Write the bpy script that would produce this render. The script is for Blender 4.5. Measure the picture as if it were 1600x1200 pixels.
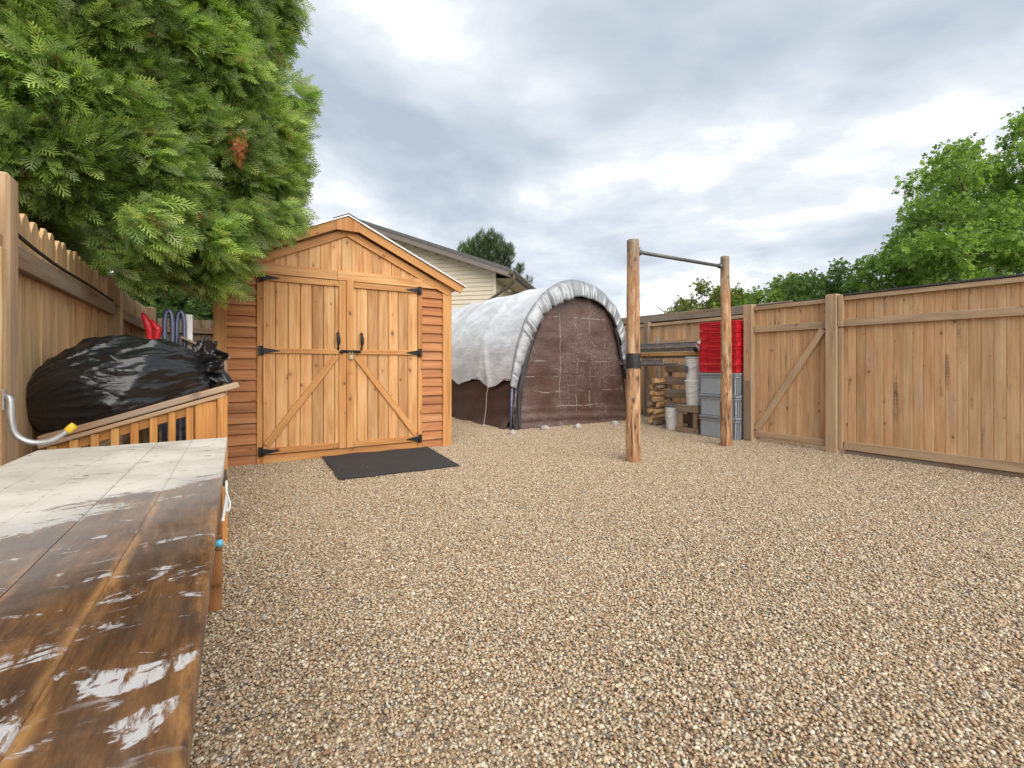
import bpy, bmesh, math, random
import numpy as np
from mathutils import Vector, Matrix, noise, Euler

for o in list(bpy.data.objects): bpy.data.objects.remove(o)
SC = bpy.context.scene
COL = SC.collection
R = math.radians
random.seed(7)
rng = np.random.default_rng(7)

# ------------------------------------------------------------------ camera
F, U0, V0, H = 741.0, 800.0, 571.0, 1.05          # focal length in photo pixels, principal column, horizon row, eye height
YAW = math.atan((800 - 341) / F)
S, C = math.sin(YAW), math.cos(YAW)
cam = bpy.data.cameras.new('camera')
cam.sensor_width = 36; cam.lens = F / 1600 * 36
cam.shift_y = -(600 - V0) / 1600
cam.clip_start = 0.02; cam.clip_end = 2000
camo = bpy.data.objects.new('camera', cam); COL.objects.link(camo)
camo.location = (0, 0, H); camo.rotation_euler = (R(90), 0, -YAW)
SC.camera = camo

# ------------------------------------------------------------------ sky, sun, exposure
SUN_EL, SUN_AZ = R(38), R(187)                     # azimuth clockwise from +Y: behind the camera; wide soft lamp added there to brighten upright faces
w = bpy.data.worlds.new('World'); SC.world = w; w.use_nodes = True
nt = w.node_tree; nt.nodes.clear()
def N(nt, t, **k):
    n = nt.nodes.new(t)
    for a, b in k.items():
        if a.startswith('i_'):
            n.inputs[a[2:].replace('_', ' ')].default_value = b
        else: setattr(n, a, b)
    return n
L = nt.links.new
out = N(nt, 'ShaderNodeOutputWorld')
sky = N(nt, 'ShaderNodeTexSky', sky_type='NISHITA', sun_disc=False, sun_elevation=SUN_EL, sun_rotation=SUN_AZ)
bg1 = N(nt, 'ShaderNodeBackground', i_Strength=0.1)
L(sky.outputs[0], bg1.inputs[0])
tc = N(nt, 'ShaderNodeTexCoord')
sep = N(nt, 'ShaderNodeSeparateXYZ'); L(tc.outputs['Generated'], sep.inputs[0])
mx = N(nt, 'ShaderNodeMath', operation='MAXIMUM'); L(sep.outputs[2], mx.inputs[0]); mx.inputs[1].default_value = 0
ad = N(nt, 'ShaderNodeMath', operation='ADD'); L(mx.outputs[0], ad.inputs[0]); ad.inputs[1].default_value = 0.16
dv = N(nt, 'ShaderNodeVectorMath', operation='DIVIDE'); L(tc.outputs['Generated'], dv.inputs[0])
cb = N(nt, 'ShaderNodeCombineXYZ')
for i in range(3): L(ad.outputs[0], cb.inputs[i])
L(cb.outputs[0], dv.inputs[1])
mp = N(nt, 'ShaderNodeMapping'); L(dv.outputs[0], mp.inputs[0])
mp.inputs['Location'].default_value = (3.1, 1.7, 0); mp.inputs['Scale'].default_value = (1, 1, 0); mp.inputs['Rotation'].default_value = (0, 0, R(20))
n1 = N(nt, 'ShaderNodeTexNoise', i_Scale=0.75, i_Detail=7.0, i_Roughness=0.52, i_Distortion=0.35); L(mp.outputs[0], n1.inputs['Vector'])
n2 = N(nt, 'ShaderNodeTexNoise', i_Scale=2.3, i_Detail=6.0, i_Roughness=0.55, i_Distortion=0.2); L(mp.outputs[0], n2.inputs['Vector'])
mixn = N(nt, 'ShaderNodeMix', data_type='FLOAT'); mixn.inputs[0].default_value = 0.3
L(n1.outputs[0], mixn.inputs[2]); L(n2.outputs[0], mixn.inputs[3])
hz = N(nt, 'ShaderNodeMapRange'); L(sep.outputs[2], hz.inputs[0])       # thinner cloud towards the horizon
for i, v in enumerate((0.0, 0.38, 0.115, -0.015)): hz.inputs[i + 1].default_value = v
sm = N(nt, 'ShaderNodeMath', operation='ADD'); L(mixn.outputs[0], sm.inputs[0]); L(hz.outputs[0], sm.inputs[1])
cr = N(nt, 'ShaderNodeValToRGB'); L(sm.outputs[0], cr.inputs[0])
E_ = cr.color_ramp.elements
E_[0].position = 0.40; E_[0].color = (0.19, 0.216, 0.25, 1)
E_[1].position = 0.64; E_[1].color = (0.56, 0.56, 0.56, 1)
e = E_.new(0.48); e.color = (0.25, 0.272, 0.302, 1)
e = E_.new(0.55); e.color = (0.325, 0.342, 0.362, 1)
bg2 = N(nt, 'ShaderNodeBackground', i_Strength=1.0); L(cr.outputs[0], bg2.inputs[0])
ms = N(nt, 'ShaderNodeMixShader'); ms.inputs[0].default_value = 0.95
L(bg1.outputs[0], ms.inputs[1]); L(bg2.outputs[0], ms.inputs[2]); L(ms.outputs[0], out.inputs[0])

sl = bpy.data.lights.new('sun', 'SUN'); sl.energy = 1.5; sl.angle = R(70); sl.color = (1.0, 0.95, 0.87)
so = bpy.data.objects.new('sun', sl); COL.objects.link(so); so.location = (-3, -6, 14)
d = Vector((math.sin(SUN_AZ) * math.cos(SUN_EL), math.cos(SUN_AZ) * math.cos(SUN_EL), math.sin(SUN_EL)))
so.rotation_euler = d.to_track_quat('Z', 'Y').to_euler()
SC.view_settings.view_transform = 'Standard'; SC.view_settings.look = 'None'
SC.view_settings.exposure = 1.42; SC.view_settings.gamma = 1; SC.view_settings.use_curve_mapping = False
SC.render.resolution_x, SC.render.resolution_y = 1024, 768

# ------------------------------------------------------------------ pixel helpers: a pixel gives a direction, the plane it lies on gives the distance
def ray(u, v):
    a = (u - U0) / F; return Vector((S + C * a, C - S * a, (V0 - v) / F))
def G(u, v, z=0.0):
    r = ray(u, v); t = (z - H) / r.z; return Vector((r.x * t, r.y * t, z))
def PY(u, v, Y):
    r = ray(u, v); t = Y / r.y; return Vector((r.x * t, Y, H + r.z * t))
def PX(u, v, X):
    r = ray(u, v); t = X / r.x; return Vector((X, r.y * t, H + r.z * t))
def PD(u, v, D):
    r = ray(u, v); return Vector((r.x * D, r.y * D, H + r.z * D))

# ------------------------------------------------------------------ scene helpers
WM = {}
def link(o, parent=None, M=None):
    COL.objects.link(o)
    M = M or Matrix.Identity(4)
    o.matrix_basis = M; WM[o] = M
    if parent is not None:
        o.parent = parent; o.matrix_parent_inverse = WM[parent].inverted()
    return o
def tag(o, label, cat=None, group=None):
    o['label'] = label
    if cat: o['category'] = cat
    if group: o['group'] = group
    return o
def thing(name, loc, label, cat, group=None):
    o = bpy.data.objects.new(name, None); o.empty_display_size = 0.1
    link(o, None, Matrix.Translation(loc)); return tag(o, label, cat, group)
def mesh(name, vs, fs, mat, parent=None, M=None, smooth=False, label=None, cat=None, group=None):
    me = bpy.data.meshes.new(name); me.from_pydata([tuple(v) for v in vs], [], fs); me.update()
    if smooth: me.polygons.foreach_set('use_smooth', [True] * len(me.polygons))
    mats = mat if isinstance(mat, (list, tuple)) else [mat]
    for m_ in mats: me.materials.append(m_)
    o = bpy.data.objects.new(name, me); link(o, parent, M)
    if label: tag(o, label, cat, group)
    return o
def bm_obj(name, bm, mat, parent=None, M=None, smooth=False):
    bmesh.ops.recalc_face_normals(bm, faces=bm.faces)
    me = bpy.data.meshes.new(name); bm.to_mesh(me); bm.free()
    if smooth: me.polygons.foreach_set('use_smooth', [True] * len(me.polygons))
    me.materials.append(mat)
    o = bpy.data.objects.new(name, me); return link(o, parent, M)
_cache = {}
def box_mesh(wd, th, ln, mat, bev=0.003, tongue=0.0):
    key = (round(wd, 4), round(th, 4), round(ln, 4), mat.name, bev, tongue)
    if key in _cache: return _cache[key]
    bm = bmesh.new(); bmesh.ops.create_cube(bm, size=1)
    for v in bm.verts: v.co = (v.co.x * wd, v.co.y * th, v.co.z * ln)
    b = min(bev, 0.25 * min(wd, th, ln))
    bmesh.ops.bevel(bm, geom=list(bm.edges), offset=b, segments=1, affect='EDGES')
    if tongue:      # tongue-and-groove edge, set back behind the face
        g_ = bmesh.ops.create_cube(bm, size=1)['verts']
        for v in g_: v.co = (v.co.x * (wd + tongue), v.co.y * th * 0.35, v.co.z * ln * 0.998)
    me = bpy.data.meshes.new('board'); bm.to_mesh(me); bm.free(); me.materials.append(mat)
    _cache[key] = me; return me
def board(name, p0, p1, wd, th, mat, parent=None, nrm=(0, -1, 0), bev=0.003, roll=0.0, tongue=0.0):
    """a bevelled piece of lumber or bar: local z runs along it, local y is its face normal"""
    p0, p1 = Vector(p0), Vector(p1); z = (p1 - p0); ln = z.length; z.normalize()
    y = Vector(nrm); y = (y - z * y.dot(z)).normalized(); x = y.cross(z)
    M = Matrix((x, y, z)).transposed().to_4x4(); M.translation = (p0 + p1) / 2
    if roll: M = M @ Matrix.Rotation(roll, 4, 'Z')
    o = bpy.data.objects.new(name, box_mesh(wd, th, ln, mat, bev, tongue)); return link(o, parent, M)
def tube(name, pts, rad, mat, parent=None, seg=10, cap=True, label=None, cat=None, group=None):
    pts = [Vector(p) for p in pts]; n = len(pts)
    rad = rad if isinstance(rad, (list, tuple)) else [rad] * n
    vs, fs = [], []; up = Vector((0.13, 0.31, 0.94)); prev = None
    for i, p in enumerate(pts):
        t = (pts[min(i + 1, n - 1)] - pts[max(i - 1, 0)]).normalized()
        a = prev if prev is not None else t.cross(up)
        a = (a - t * a.dot(t)); a = a.normalized() if a.length > 1e-6 else t.orthogonal().normalized()
        prev = a; b = t.cross(a)
        for k in range(seg):
            q = 2 * math.pi * k / seg; vs.append(p + (a * math.cos(q) + b * math.sin(q)) * rad[i])
    for i in range(n - 1):
        for k in range(seg):
            k2 = (k + 1) % seg; fs.append((i * seg + k, i * seg + k2, (i + 1) * seg + k2, (i + 1) * seg + k))
    if cap: fs += [tuple(range(seg))[::-1], tuple(range((n - 1) * seg, n * seg))]
    return mesh(name, vs, fs, mat, parent, None, True, label, cat, group)
def curve_pts(ctrl, n=8):
    c = [Vector(p) for p in ctrl]; c = [2 * c[0] - c[1]] + c + [2 * c[-1] - c[-2]]; r = []
    for i in range(1, len(c) - 2):
        for k in range(n):
            t = k / n; a, b, d, e2 = c[i - 1:i + 3]
            r.append(0.5 * ((2 * b) + (d - a) * t + (2 * a - 5 * b + 4 * d - e2) * t * t + (3 * b - a - 3 * d + e2) * t ** 3))
    r.append(c[-2]); return r
def np_mesh(name, V, FA, mat, parent=None, cols=None, smooth=False, M=None):
    """a big mesh from numpy arrays; FA has a fixed number of corners per face"""
    me = bpy.data.meshes.new(name); nv, nf, k = len(V), len(FA), FA.shape[1]
    me.vertices.add(nv); me.vertices.foreach_set('co', V.astype(np.float32).ravel())
    me.loops.add(nf * k); me.loops.foreach_set('vertex_index', FA.astype(np.int32).ravel())
    me.polygons.add(nf); me.polygons.foreach_set('loop_start', np.arange(0, nf * k, k, dtype=np.int32))
    me.polygons.foreach_set('use_smooth', np.full(nf, smooth))
    me.update(calc_edges=True)
    if cols is not None:
        at = me.color_attributes.new('Col', 'FLOAT_COLOR', 'POINT')
        c4 = np.ones((nv, 4), np.float32); c4[:, :3] = cols; at.data.foreach_set('color', c4.ravel())
    me.materials.append(mat)
    o = bpy.data.objects.new(name, me); return link(o, parent, M)

# ------------------------------------------------------------------ materials
def new_mat(name):
    m = bpy.data.materials.new(name); m.use_nodes = True; t = m.node_tree
    return m, t, t.nodes['Principled BSDF'], t.links.new
def rgb(c): return (c[0], c[1], c[2], 1)
def ramp(t, stops):
    n = t.nodes.new('ShaderNodeValToRGB'); e = n.color_ramp.elements
    e[0].position, e[0].color = stops[0][0], rgb(stops[0][1]); e[1].position, e[1].color = stops[-1][0], rgb(stops[-1][1])
    for p, c in stops[1:-1]: q = e.new(p); q.color = rgb(c)
    return n
def mixc(t, fac, a, b, blend='MIX'):
    n = t.nodes.new('ShaderNodeMix'); n.data_type = 'RGBA'; n.blend_type = blend
    for s, v in ((0, fac), (6, a), (7, b)):
        if isinstance(v, bpy.types.NodeSocket): t.links.new(v, n.inputs[s])
        elif s == 0: n.inputs[0].default_value = v
        else: n.inputs[s].default_value = rgb(v)
    return n.outputs[2]
def math_n(t, op, a, b=None, c=None):
    n = t.nodes.new('ShaderNodeMath'); n.operation = op
    for i, v in enumerate((a, b, c)):
        if v is None: continue
        if isinstance(v, bpy.types.NodeSocket): t.links.new(v, n.inputs[i])
        else: n.inputs[i].default_value = v
    return n.outputs[0]
def noise_n(t, vec, scale, detail=4, rough=0.55, dist=0.0):
    n = N(t, 'ShaderNodeTexNoise', i_Scale=scale, i_Detail=float(detail), i_Roughness=rough, i_Distortion=dist)
    if vec is not None: t.links.new(vec, n.inputs['Vector'])
    return n.outputs[0]
def mapping(t, vec, scale=(1, 1, 1), loc=(0, 0, 0), rot=(0, 0, 0)):
    n = t.nodes.new('ShaderNodeMapping'); t.links.new(vec, n.inputs[0])
    n.inputs['Scale'].default_value = scale; n.inputs['Location'].default_value = loc; n.inputs['Rotation'].default_value = rot
    return n.outputs[0]
def bump(t, bs, h, strength, dist=0.01):
    n = N(t, 'ShaderNodeBump', i_Strength=strength, i_Distance=dist); t.links.new(h, n.inputs['Height']); t.links.new(n.outputs[0], bs.inputs['Normal'])
def rangen(t, v, a, b, c=0.0, d_=1.0, smooth=True):
    n = t.nodes.new('ShaderNodeMapRange'); n.interpolation_type = 'SMOOTHSTEP' if smooth else 'LINEAR'
    t.links.new(v, n.inputs[0])
    for i, q in enumerate((a, b, c, d_)): n.inputs[i + 1].default_value = q
    return n.outputs[0]

def wood(name, dark, mid, light, knots=1.0, grey=0.0, stain=0.0, rough=0.6, vary=0.35, greyc=(0.26, 0.235, 0.2), grain=1.0):
    """boards whose grain runs along local z; every board has its own offset and tint"""
    m, t, bs, K = new_mat(name)
    tcn = t.nodes.new('ShaderNodeTexCoord'); oi = t.nodes.new('ShaderNodeObjectInfo')
    off = t.nodes.new('ShaderNodeCombineXYZ')
    for i, k in enumerate((17.0, 9.0, 31.0)): K(math_n(t, 'MULTIPLY', oi.outputs['Random'], k), off.inputs[i])
    va = t.nodes.new('ShaderNodeVectorMath'); va.operation = 'ADD'; K(tcn.outputs['Object'], va.inputs[0]); K(off.outputs[0], va.inputs[1]); vec = va.outputs[0]
    big = noise_n(t, mapping(t, vec, (5, 5, 0.7)), 1.6, 3, 0.5, 0.6)
    rings = noise_n(t, mapping(t, vec, (38, 38, 1.3)), 1.0, 5, 0.6, 0.9)
    fine = noise_n(t, mapping(t, vec, (240, 240, 7)), 1.0, 3, 0.6)
    g = math_n(t, 'ADD', math_n(t, 'MULTIPLY', big, 0.5), math_n(t, 'MULTIPLY', rings, 0.5))
    base = ramp(t, [(0.36, dark), (0.5, mid), (0.64, light)]); K(g, base.inputs[0]); col = base.outputs[0]
    col = mixc(t, math_n(t, 'MULTIPLY', rangen(t, fine, 0.5, 0.75), 0.28 * grain), col, dark)
    # per-board tint
    tint = ramp(t, [(0.0, (0.66, 0.60, 0.54)), (0.2, (1.02, 0.90, 0.82)), (0.4, (0.92, 0.92, 0.84)), (0.6, (1.08, 1.0, 0.9)), (0.8, (1.0, 0.86, 0.74)), (1.0, (1.16, 1.12, 1.05))])
    K(oi.outputs['Random'], tint.inputs[0]); col = mixc(t, vary, col, mixc(t, 1.0, col, tint.outputs[0], 'MULTIPLY'))
    if knots:
        vo = N(t, 'ShaderNodeTexVoronoi', i_Scale=1.0, i_Randomness=1.0); vo.voronoi_dimensions = '2D'
        ks = t.nodes.new('ShaderNodeSeparateXYZ'); K(vec, ks.inputs[0]); kc = t.nodes.new('ShaderNodeCombineXYZ')
        K(math_n(t, 'MULTIPLY', ks.outputs[0], 9.0), kc.inputs[0]); K(math_n(t, 'MULTIPLY', ks.outputs[2], 5.0), kc.inputs[1]); K(kc.outputs[0], vo.inputs['Vector'])
        sepc = t.nodes.new('ShaderNodeSeparateColor'); K(vo.outputs['Color'], sepc.inputs[0])
        has = math_n(t, 'GREATER_THAN', sepc.outputs[0], 1 - 0.26 * knots)
        wob_ = math_n(t, 'MULTIPLY', math_n(t, 'SUBTRACT', rings, 0.5), 0.16)
        kd = math_n(t, 'ADD', math_n(t, 'DIVIDE', vo.outputs['Distance'], math_n(t, 'MULTIPLY_ADD', sepc.outputs[1], 1.3, 0.35)), wob_)
        kn = math_n(t, 'MULTIPLY', rangen(t, kd, 0.03, 0.11, 1.0, 0.0), has)
        halo = math_n(t, 'MULTIPLY', rangen(t, kd, 0.06, 0.40, 1.0, 0.0), has)
        col = mixc(t, math_n(t, 'MULTIPLY', halo, 0.35), col, dark)
        col = mixc(t, math_n(t, 'MULTIPLY', kn, 0.85), col, (dark[0] * .33, dark[1] * .28, dark[2] * .25))
    if grey:
        gm = rangen(t, noise_n(t, mapping(t, vec, (6, 6, 1.1)), 1.5, 5, 0.62, 0.4), 0.62 - 0.35 * grey, 0.80 - 0.22 * grey)
        col = mixc(t, math_n(t, 'MULTIPLY', gm, min(1, 0.45 + 0.5 * grey)), col, greyc)
    if stain:
        s = rangen(t, noise_n(t, mapping(t, vec, (14, 14, 1.6)), 1.0, 6, 0.7, 0.3), 0.57, 0.72)
        saw = rangen(t, noise_n(t, mapping(t, vec, (4, 4, 120)), 1.0, 2, 0.5), 0.4, 0.6, 0.55, 1)
        col = mixc(t, math_n(t, 'MULTIPLY', math_n(t, 'MULTIPLY', s, saw), stain), col, (0.07, 0.055, 0.045))
    K(col, bs.inputs['Base Color'])
    bs.inputs['Roughness'].default_value = rough; bs.inputs['Specular IOR Level'].default_value = 0.25
    bump(t, bs, math_n(t, 'ADD', math_n(t, 'MULTIPLY', rings, 0.6), fine), 0.35, 0.004)
    return m
def plain(name, c, rough=0.5, metal=0.0, var=0.12, scale=14, bmp=0.0, spec=0.5):
    m, t, bs, K = new_mat(name)
    tcn = t.nodes.new('ShaderNodeTexCoord'); oi = t.nodes.new('ShaderNodeObjectInfo')
    va = t.nodes.new('ShaderNodeVectorMath'); va.operation = 'ADD'; K(tcn.outputs['Object'], va.inputs[0]); K(math_n(t, 'MULTIPLY', oi.outputs['Random'], 20.0), va.inputs[1])
    n = noise_n(t, va.outputs[0], scale, 5, 0.6)
    f = rangen(t, n, 0.3, 0.7)
    K(mixc(t, f, tuple(x * (1 - var) for x in c), tuple(min(1, x * (1 + var)) for x in c)), bs.inputs['Base Color'])
    r = rangen(t, n, 0.3, 0.7, max(0.03, rough - 0.08), min(1, rough + 0.1)); K(r, bs.inputs['Roughness'])
    bs.inputs['Metallic'].default_value = metal; bs.inputs['Specular IOR Level'].default_value = spec
    if bmp: bump(t, bs, n, bmp, 0.01)
    return m
def leafmat(name, trans=0.35, rough=0.5):
    m, t, bs, K = new_mat(name)
    at = t.nodes.new('ShaderNodeAttribute'); at.attribute_name = 'Col'
    K(at.outputs['Color'], bs.inputs['Base Color']); bs.inputs['Roughness'].default_value = rough; bs.inputs['Specular IOR Level'].default_value = 0.3
    tr = t.nodes.new('ShaderNodeBsdfTranslucent'); hs = t.nodes.new('ShaderNodeHueSaturation'); hs.inputs['Value'].default_value = 1.5; hs.inputs['Saturation'].default_value = 1.1
    K(at.outputs['Color'], hs.inputs['Color']); K(hs.outputs[0], tr.inputs[0])
    mxs = t.nodes.new('ShaderNodeMixShader'); mxs.inputs[0].default_value = trans
    K(bs.outputs[0], mxs.inputs[1]); K(tr.outputs[0], mxs.inputs[2]); K(mxs.outputs[0], t.nodes['Material Output'].inputs[0])
    return m

M_cedar = wood('cedar_boards', (0.44, 0.205, 0.075), (0.62, 0.355, 0.155), (0.72, 0.48, 0.255), 0.9, 0.0, 0.0, 0.55, 0.65)
M_cedar_trim = wood('cedar_trim', (0.36, 0.16, 0.052), (0.53, 0.265, 0.095), (0.62, 0.345, 0.14), 0.6, 0.0, 0.0, 0.55, 0.5)
M_cedar_lap = wood('cedar_lap_siding', (0.27, 0.105, 0.042), (0.42, 0.18, 0.072), (0.54, 0.27, 0.12), 0.25, 0.12, 0.0, 0.6, 0.55)
M_fence = wood('fence_boards', (0.44, 0.255, 0.13), (0.57, 0.365, 0.205), (0.66, 0.47, 0.29), 0.6, 0.22, 0.8, 0.68, 0.6, (0.43, 0.335, 0.25))
M_fence_rail = wood('fence_rails', (0.36, 0.235, 0.14), (0.47, 0.33, 0.205), (0.55, 0.40, 0.26), 0.6, 0.35, 0.35, 0.7, 0.35, (0.30, 0.245, 0.19))
M_lfence = wood('picket_boards', (0.42, 0.265, 0.135), (0.58, 0.40, 0.22), (0.68, 0.52, 0.32), 0.5, 0.25, 0.5, 0.68, 0.6, (0.33, 0.27, 0.18))
M_old = wood('weathered_wood', (0.17, 0.105, 0.06), (0.28, 0.19, 0.12), (0.38, 0.29, 0.20), 0.8, 0.75, 0.5, 0.8, 0.6, (0.27, 0.235, 0.195))
M_bin = wood('stained_bin_wood', (0.40, 0.165, 0.045), (0.58, 0.29, 0.09), (0.68, 0.40, 0.16), 0.6, 0.05, 0.3, 0.5, 0.4)
M_cap = wood('bin_cap_wood', (0.28, 0.16, 0.085), (0.42, 0.27, 0.16), (0.52, 0.38, 0.25), 0.4, 0.7, 0.3, 0.7, 0.3, (0.34, 0.29, 0.235))
M_firewood = wood('firewood', (0.36, 0.19, 0.08), (0.58, 0.38, 0.2), (0.72, 0.55, 0.34), 0.6, 0.2, 0.0, 0.7, 0.8)
M_black = plain('black_iron', (0.022, 0.022, 0.024), 0.45, 0.6)
M_galv = plain('galvanised_metal', (0.46, 0.47, 0.48), 0.42, 0.75, 0.2)
M_steel = plain('painted_grey_steel', (0.33, 0.34, 0.34), 0.5, 0.3, 0.2)
M_pipe = plain('dull_pipe', (0.13, 0.135, 0.13), 0.5, 0.6, 0.25)
M_brass = plain('padlock_brass', (0.42, 0.35, 0.22), 0.4, 0.7)
M_white = plain('white_plastic', (0.82, 0.82, 0.79), 0.4, 0, 0.06)
M_greyp = plain('grey_plastic', (0.36, 0.395, 0.435), 0.42, 0, 0.06)
M_greyd = plain('dark_grey_plastic', (0.115, 0.125, 0.14), 0.45, 0, 0.08)
M_redp = plain('red_plastic', (0.66, 0.02, 0.035), 0.36, 0, 0.1)
M_redd = plain('dark_red_plastic', (0.42, 0.01, 0.018), 0.42, 0, 0.1)
M_bluep = plain('blue_grey_tube', (0.13, 0.15, 0.24), 0.3, 0.4)
M_yellow = plain('yellow_rubber', (0.75, 0.5, 0.03), 0.5)
M_cyan = plain('light_blue_plastic', (0.12, 0.5, 0.72), 0.4)
M_rope = plain('rope', (0.34, 0.31, 0.26), 0.9, 0, 0.3, 80)
M_tape = plain('black_tape', (0.02, 0.02, 0.02), 0.55, 0, 0.5, 40)
M_stone = plain('river_stone', (0.42, 0.39, 0.36), 0.7, 0, 0.25, 18, 0.3)
M_bark = plain('bark', (0.12, 0.075, 0.05), 0.9, 0, 0.45, 22, 0.6)
M_rubber = plain('black_rubber', (0.018, 0.018, 0.018), 0.6)
M_metalroof = plain('pale_metal_roof', (0.6, 0.6, 0.6), 0.4, 0.4, 0.06)
M_shingle = plain('dark_shingle', (0.05, 0.048, 0.048), 0.9, 0, 0.4, 60, 0.5)
M_shing_grey = plain('grey_shingle', (0.11, 0.105, 0.1), 0.9, 0, 0.4, 60, 0.5)
M_brownfascia = plain('brown_fascia_paint', (0.18, 0.145, 0.125), 0.55, 0, 0.08, 4)
M_siding = plain('cream_vinyl_siding', (0.66, 0.575, 0.44), 0.5, 0, 0.04, 3)
M_soffit = plain('cream_soffit', (0.5, 0.43, 0.33), 0.6, 0, 0.06, 3)
M_spout = plain('brown_downspout', (0.105, 0.075, 0.055), 0.4, 0, 0.1)
M_glass = plain('window_glass', (0.05, 0.06, 0.07), 0.08, 0, 0.1)
M_concrete = plain('pale_concrete', (0.30, 0.28, 0.26), 0.85, 0, 0.2, 9, 0.2)
M_dark = plain('dark_interior', (0.06, 0.04, 0.03), 0.9)
M_pink = plain('faded_pink_cloth', (0.42, 0.30, 0.26), 0.8, 0, 0.2)

# ------------------------------------------------------------------ ground
def ground_mat():
    m, t, bs, K = new_mat('gravel_bed')
    tcn = t.nodes.new('ShaderNodeTexCoord')
    v1 = N(t, 'ShaderNodeTexVoronoi', i_Scale=95.0); K(tcn.outputs['Object'], v1.inputs['Vector'])
    sp = t.nodes.new('ShaderNodeSeparateColor'); K(v1.outputs['Color'], sp.inputs[0])
    rp = ramp(t, [(0.0, (0.16, 0.10, 0.06)), (0.3, (0.36, 0.25, 0.15)), (0.55, (0.52, 0.39, 0.24)), (0.8, (0.62, 0.50, 0.34)), (1.0, (0.40, 0.37, 0.33))])
    K(sp.outputs[0], rp.inputs[0])
    big = noise_n(t, tcn.outputs['Object'], 0.9, 5, 0.6)
    col = mixc(t, math_n(t, 'MULTIPLY', rangen(t, big, 0.35, 0.7), 0.25), rp.outputs[0], (0.30, 0.22, 0.14))
    K(col, bs.inputs['Base Color']); bs.inputs['Roughness'].default_value = 0.85
    bump(t, bs, rangen(t, v1.outputs['Distance'], 0.0, 0.6, 1.0, 0.0), 1.0, 0.012)
    return m
m_, t_, b_, K_ = new_mat('grass_ground')
tcn_ = t_.nodes.new('ShaderNodeTexCoord')
rp_ = ramp(t_, [(0.3, (0.05, 0.075, 0.025)), (0.7, (0.12, 0.13, 0.05))]); K_(noise_n(t_, tcn_.outputs['Object'], 3, 6, 0.7), rp_.inputs[0]); K_(rp_.outputs[0], b_.inputs['Base Color']); b_.inputs['Roughness'].default_value = 0.9
o = mesh('ground', [(-400, -400, -0.06), (400, -400, -0.06), (400, 400, -0.06), (-400, 400, -0.06)], [(0, 1, 2, 3)], m_); o['kind'] = 'structure'
# gravel yard between the fences, very slightly uneven
xs = np.linspace(-1.0, 7.7, 60); ys = np.linspace(-4.0, 12.0, 100)
vs = [(x, y, -0.003 + 0.004 * noise.noise((x * 1.1, y * 1.1, 0))) for y in ys for x in xs]
fs = [(j * 60 + i, j * 60 + i + 1, (j + 1) * 60 + i + 1, (j + 1) * 60 + i) for j in range(99) for i in range(59)]
gravel = mesh('gravel_yard', vs, fs, ground_mat(), None, None, True); gravel['kind'] = 'structure'

# loose pebbles: one square metre of real stones, repeated over the yard with turns (nobody could count them)
def pebble_patch():
    n = 15500
    ico = bmesh.new(); bmesh.ops.create_icosphere(ico, subdivisions=1, radius=1)
    tv = np.array([v.co[:] for v in ico.verts]); tf = np.array([[v.index for v in f.verts] for f in ico.faces]); ico.free()
    P = np.zeros((n, 3)); P[:, :2] = rng.uniform(-0.5, 0.5, (n, 2))
    r = rng.lognormal(math.log(0.0046), 0.24, n).clip(0.0028, 0.010)
    r[:60] *= 1.7
    sc = np.stack([r * rng.uniform(0.9, 1.5, n), r * rng.uniform(0.75, 1.1, n), r * rng.uniform(0.55, 0.85, n)], 1)
    a = rng.uniform(0, 6.283, n); b = rng.normal(0, 0.35, n)
    P[:, 2] = rng.uniform(-0.3, 0.55, n) * r + rng.choice([0, 0.005], n, p=[0.72, 0.28])
    jit = 1 + rng.normal(0, 0.13, (n, len(tv)))
    V = tv[None] * jit[..., None] * sc[:, None]
    x, y, z = V[..., 0], V[..., 1], V[..., 2]
    x, z = x * np.cos(b)[:, None] - z * np.sin(b)[:, None], x * np.sin(b)[:, None] + z * np.cos(b)[:, None]
    x, y = x * np.cos(a)[:, None] - y * np.sin(a)[:, None], x * np.sin(a)[:, None] + y * np.cos(a)[:, None]
    V = np.stack([x, y, z], -1) + P[:, None]
    FA = (tf[None] + (np.arange(n) * len(tv))[:, None, None]).reshape(-1, 3)
    pal = np.array([(0.58, 0.44, 0.28), (0.68, 0.56, 0.39), (0.74, 0.66, 0.52), (0.46, 0.32, 0.185), (0.30, 0.19, 0.105), (0.56, 0.36, 0.22), (0.36, 0.34, 0.29), (0.20, 0.19, 0.175), (0.11, 0.105, 0.10), (0.62, 0.52, 0.40)])
    ci = rng.choice(10, n, p=[.24, .19, .11, .18, .09, .07, .03, .02, .008, .062])
    cols = (pal[ci] * rng.uniform(0.66, 1.05, (n, 1))).clip(0, 0.85)
    return V.reshape(-1, 3), FA, np.repeat(cols, len(tv), 0)
mp_, tp_, bp_, Kp_ = new_mat('pebble_stone')
at_ = tp_.nodes.new('ShaderNodeAttribute'); at_.attribute_name = 'Col'; Kp_(at_.outputs['Color'], bp_.inputs['Base Color']); bp_.inputs['Roughness'].default_value = 0.7
PV, PF, PC = pebble_patch()
peb = np_mesh('gravel_pebbles', PV, PF, mp_, None, PC, True)
peb['kind'] = 'stuff'; peb['label'] = 'tan and brown pea gravel covering the yard'
ng = bpy.data.node_groups.new('pebble_spread', 'GeometryNodeTree')
ng.interface.new_socket('Geometry', in_out='INPUT', socket_type='NodeSocketGeometry')
ng.interface.new_socket('Geometry', in_out='OUTPUT', socket_type='NodeSocketGeometry')
gi = ng.nodes.new('NodeGroupInput'); go = ng.nodes.new('NodeGroupOutput')
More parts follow.
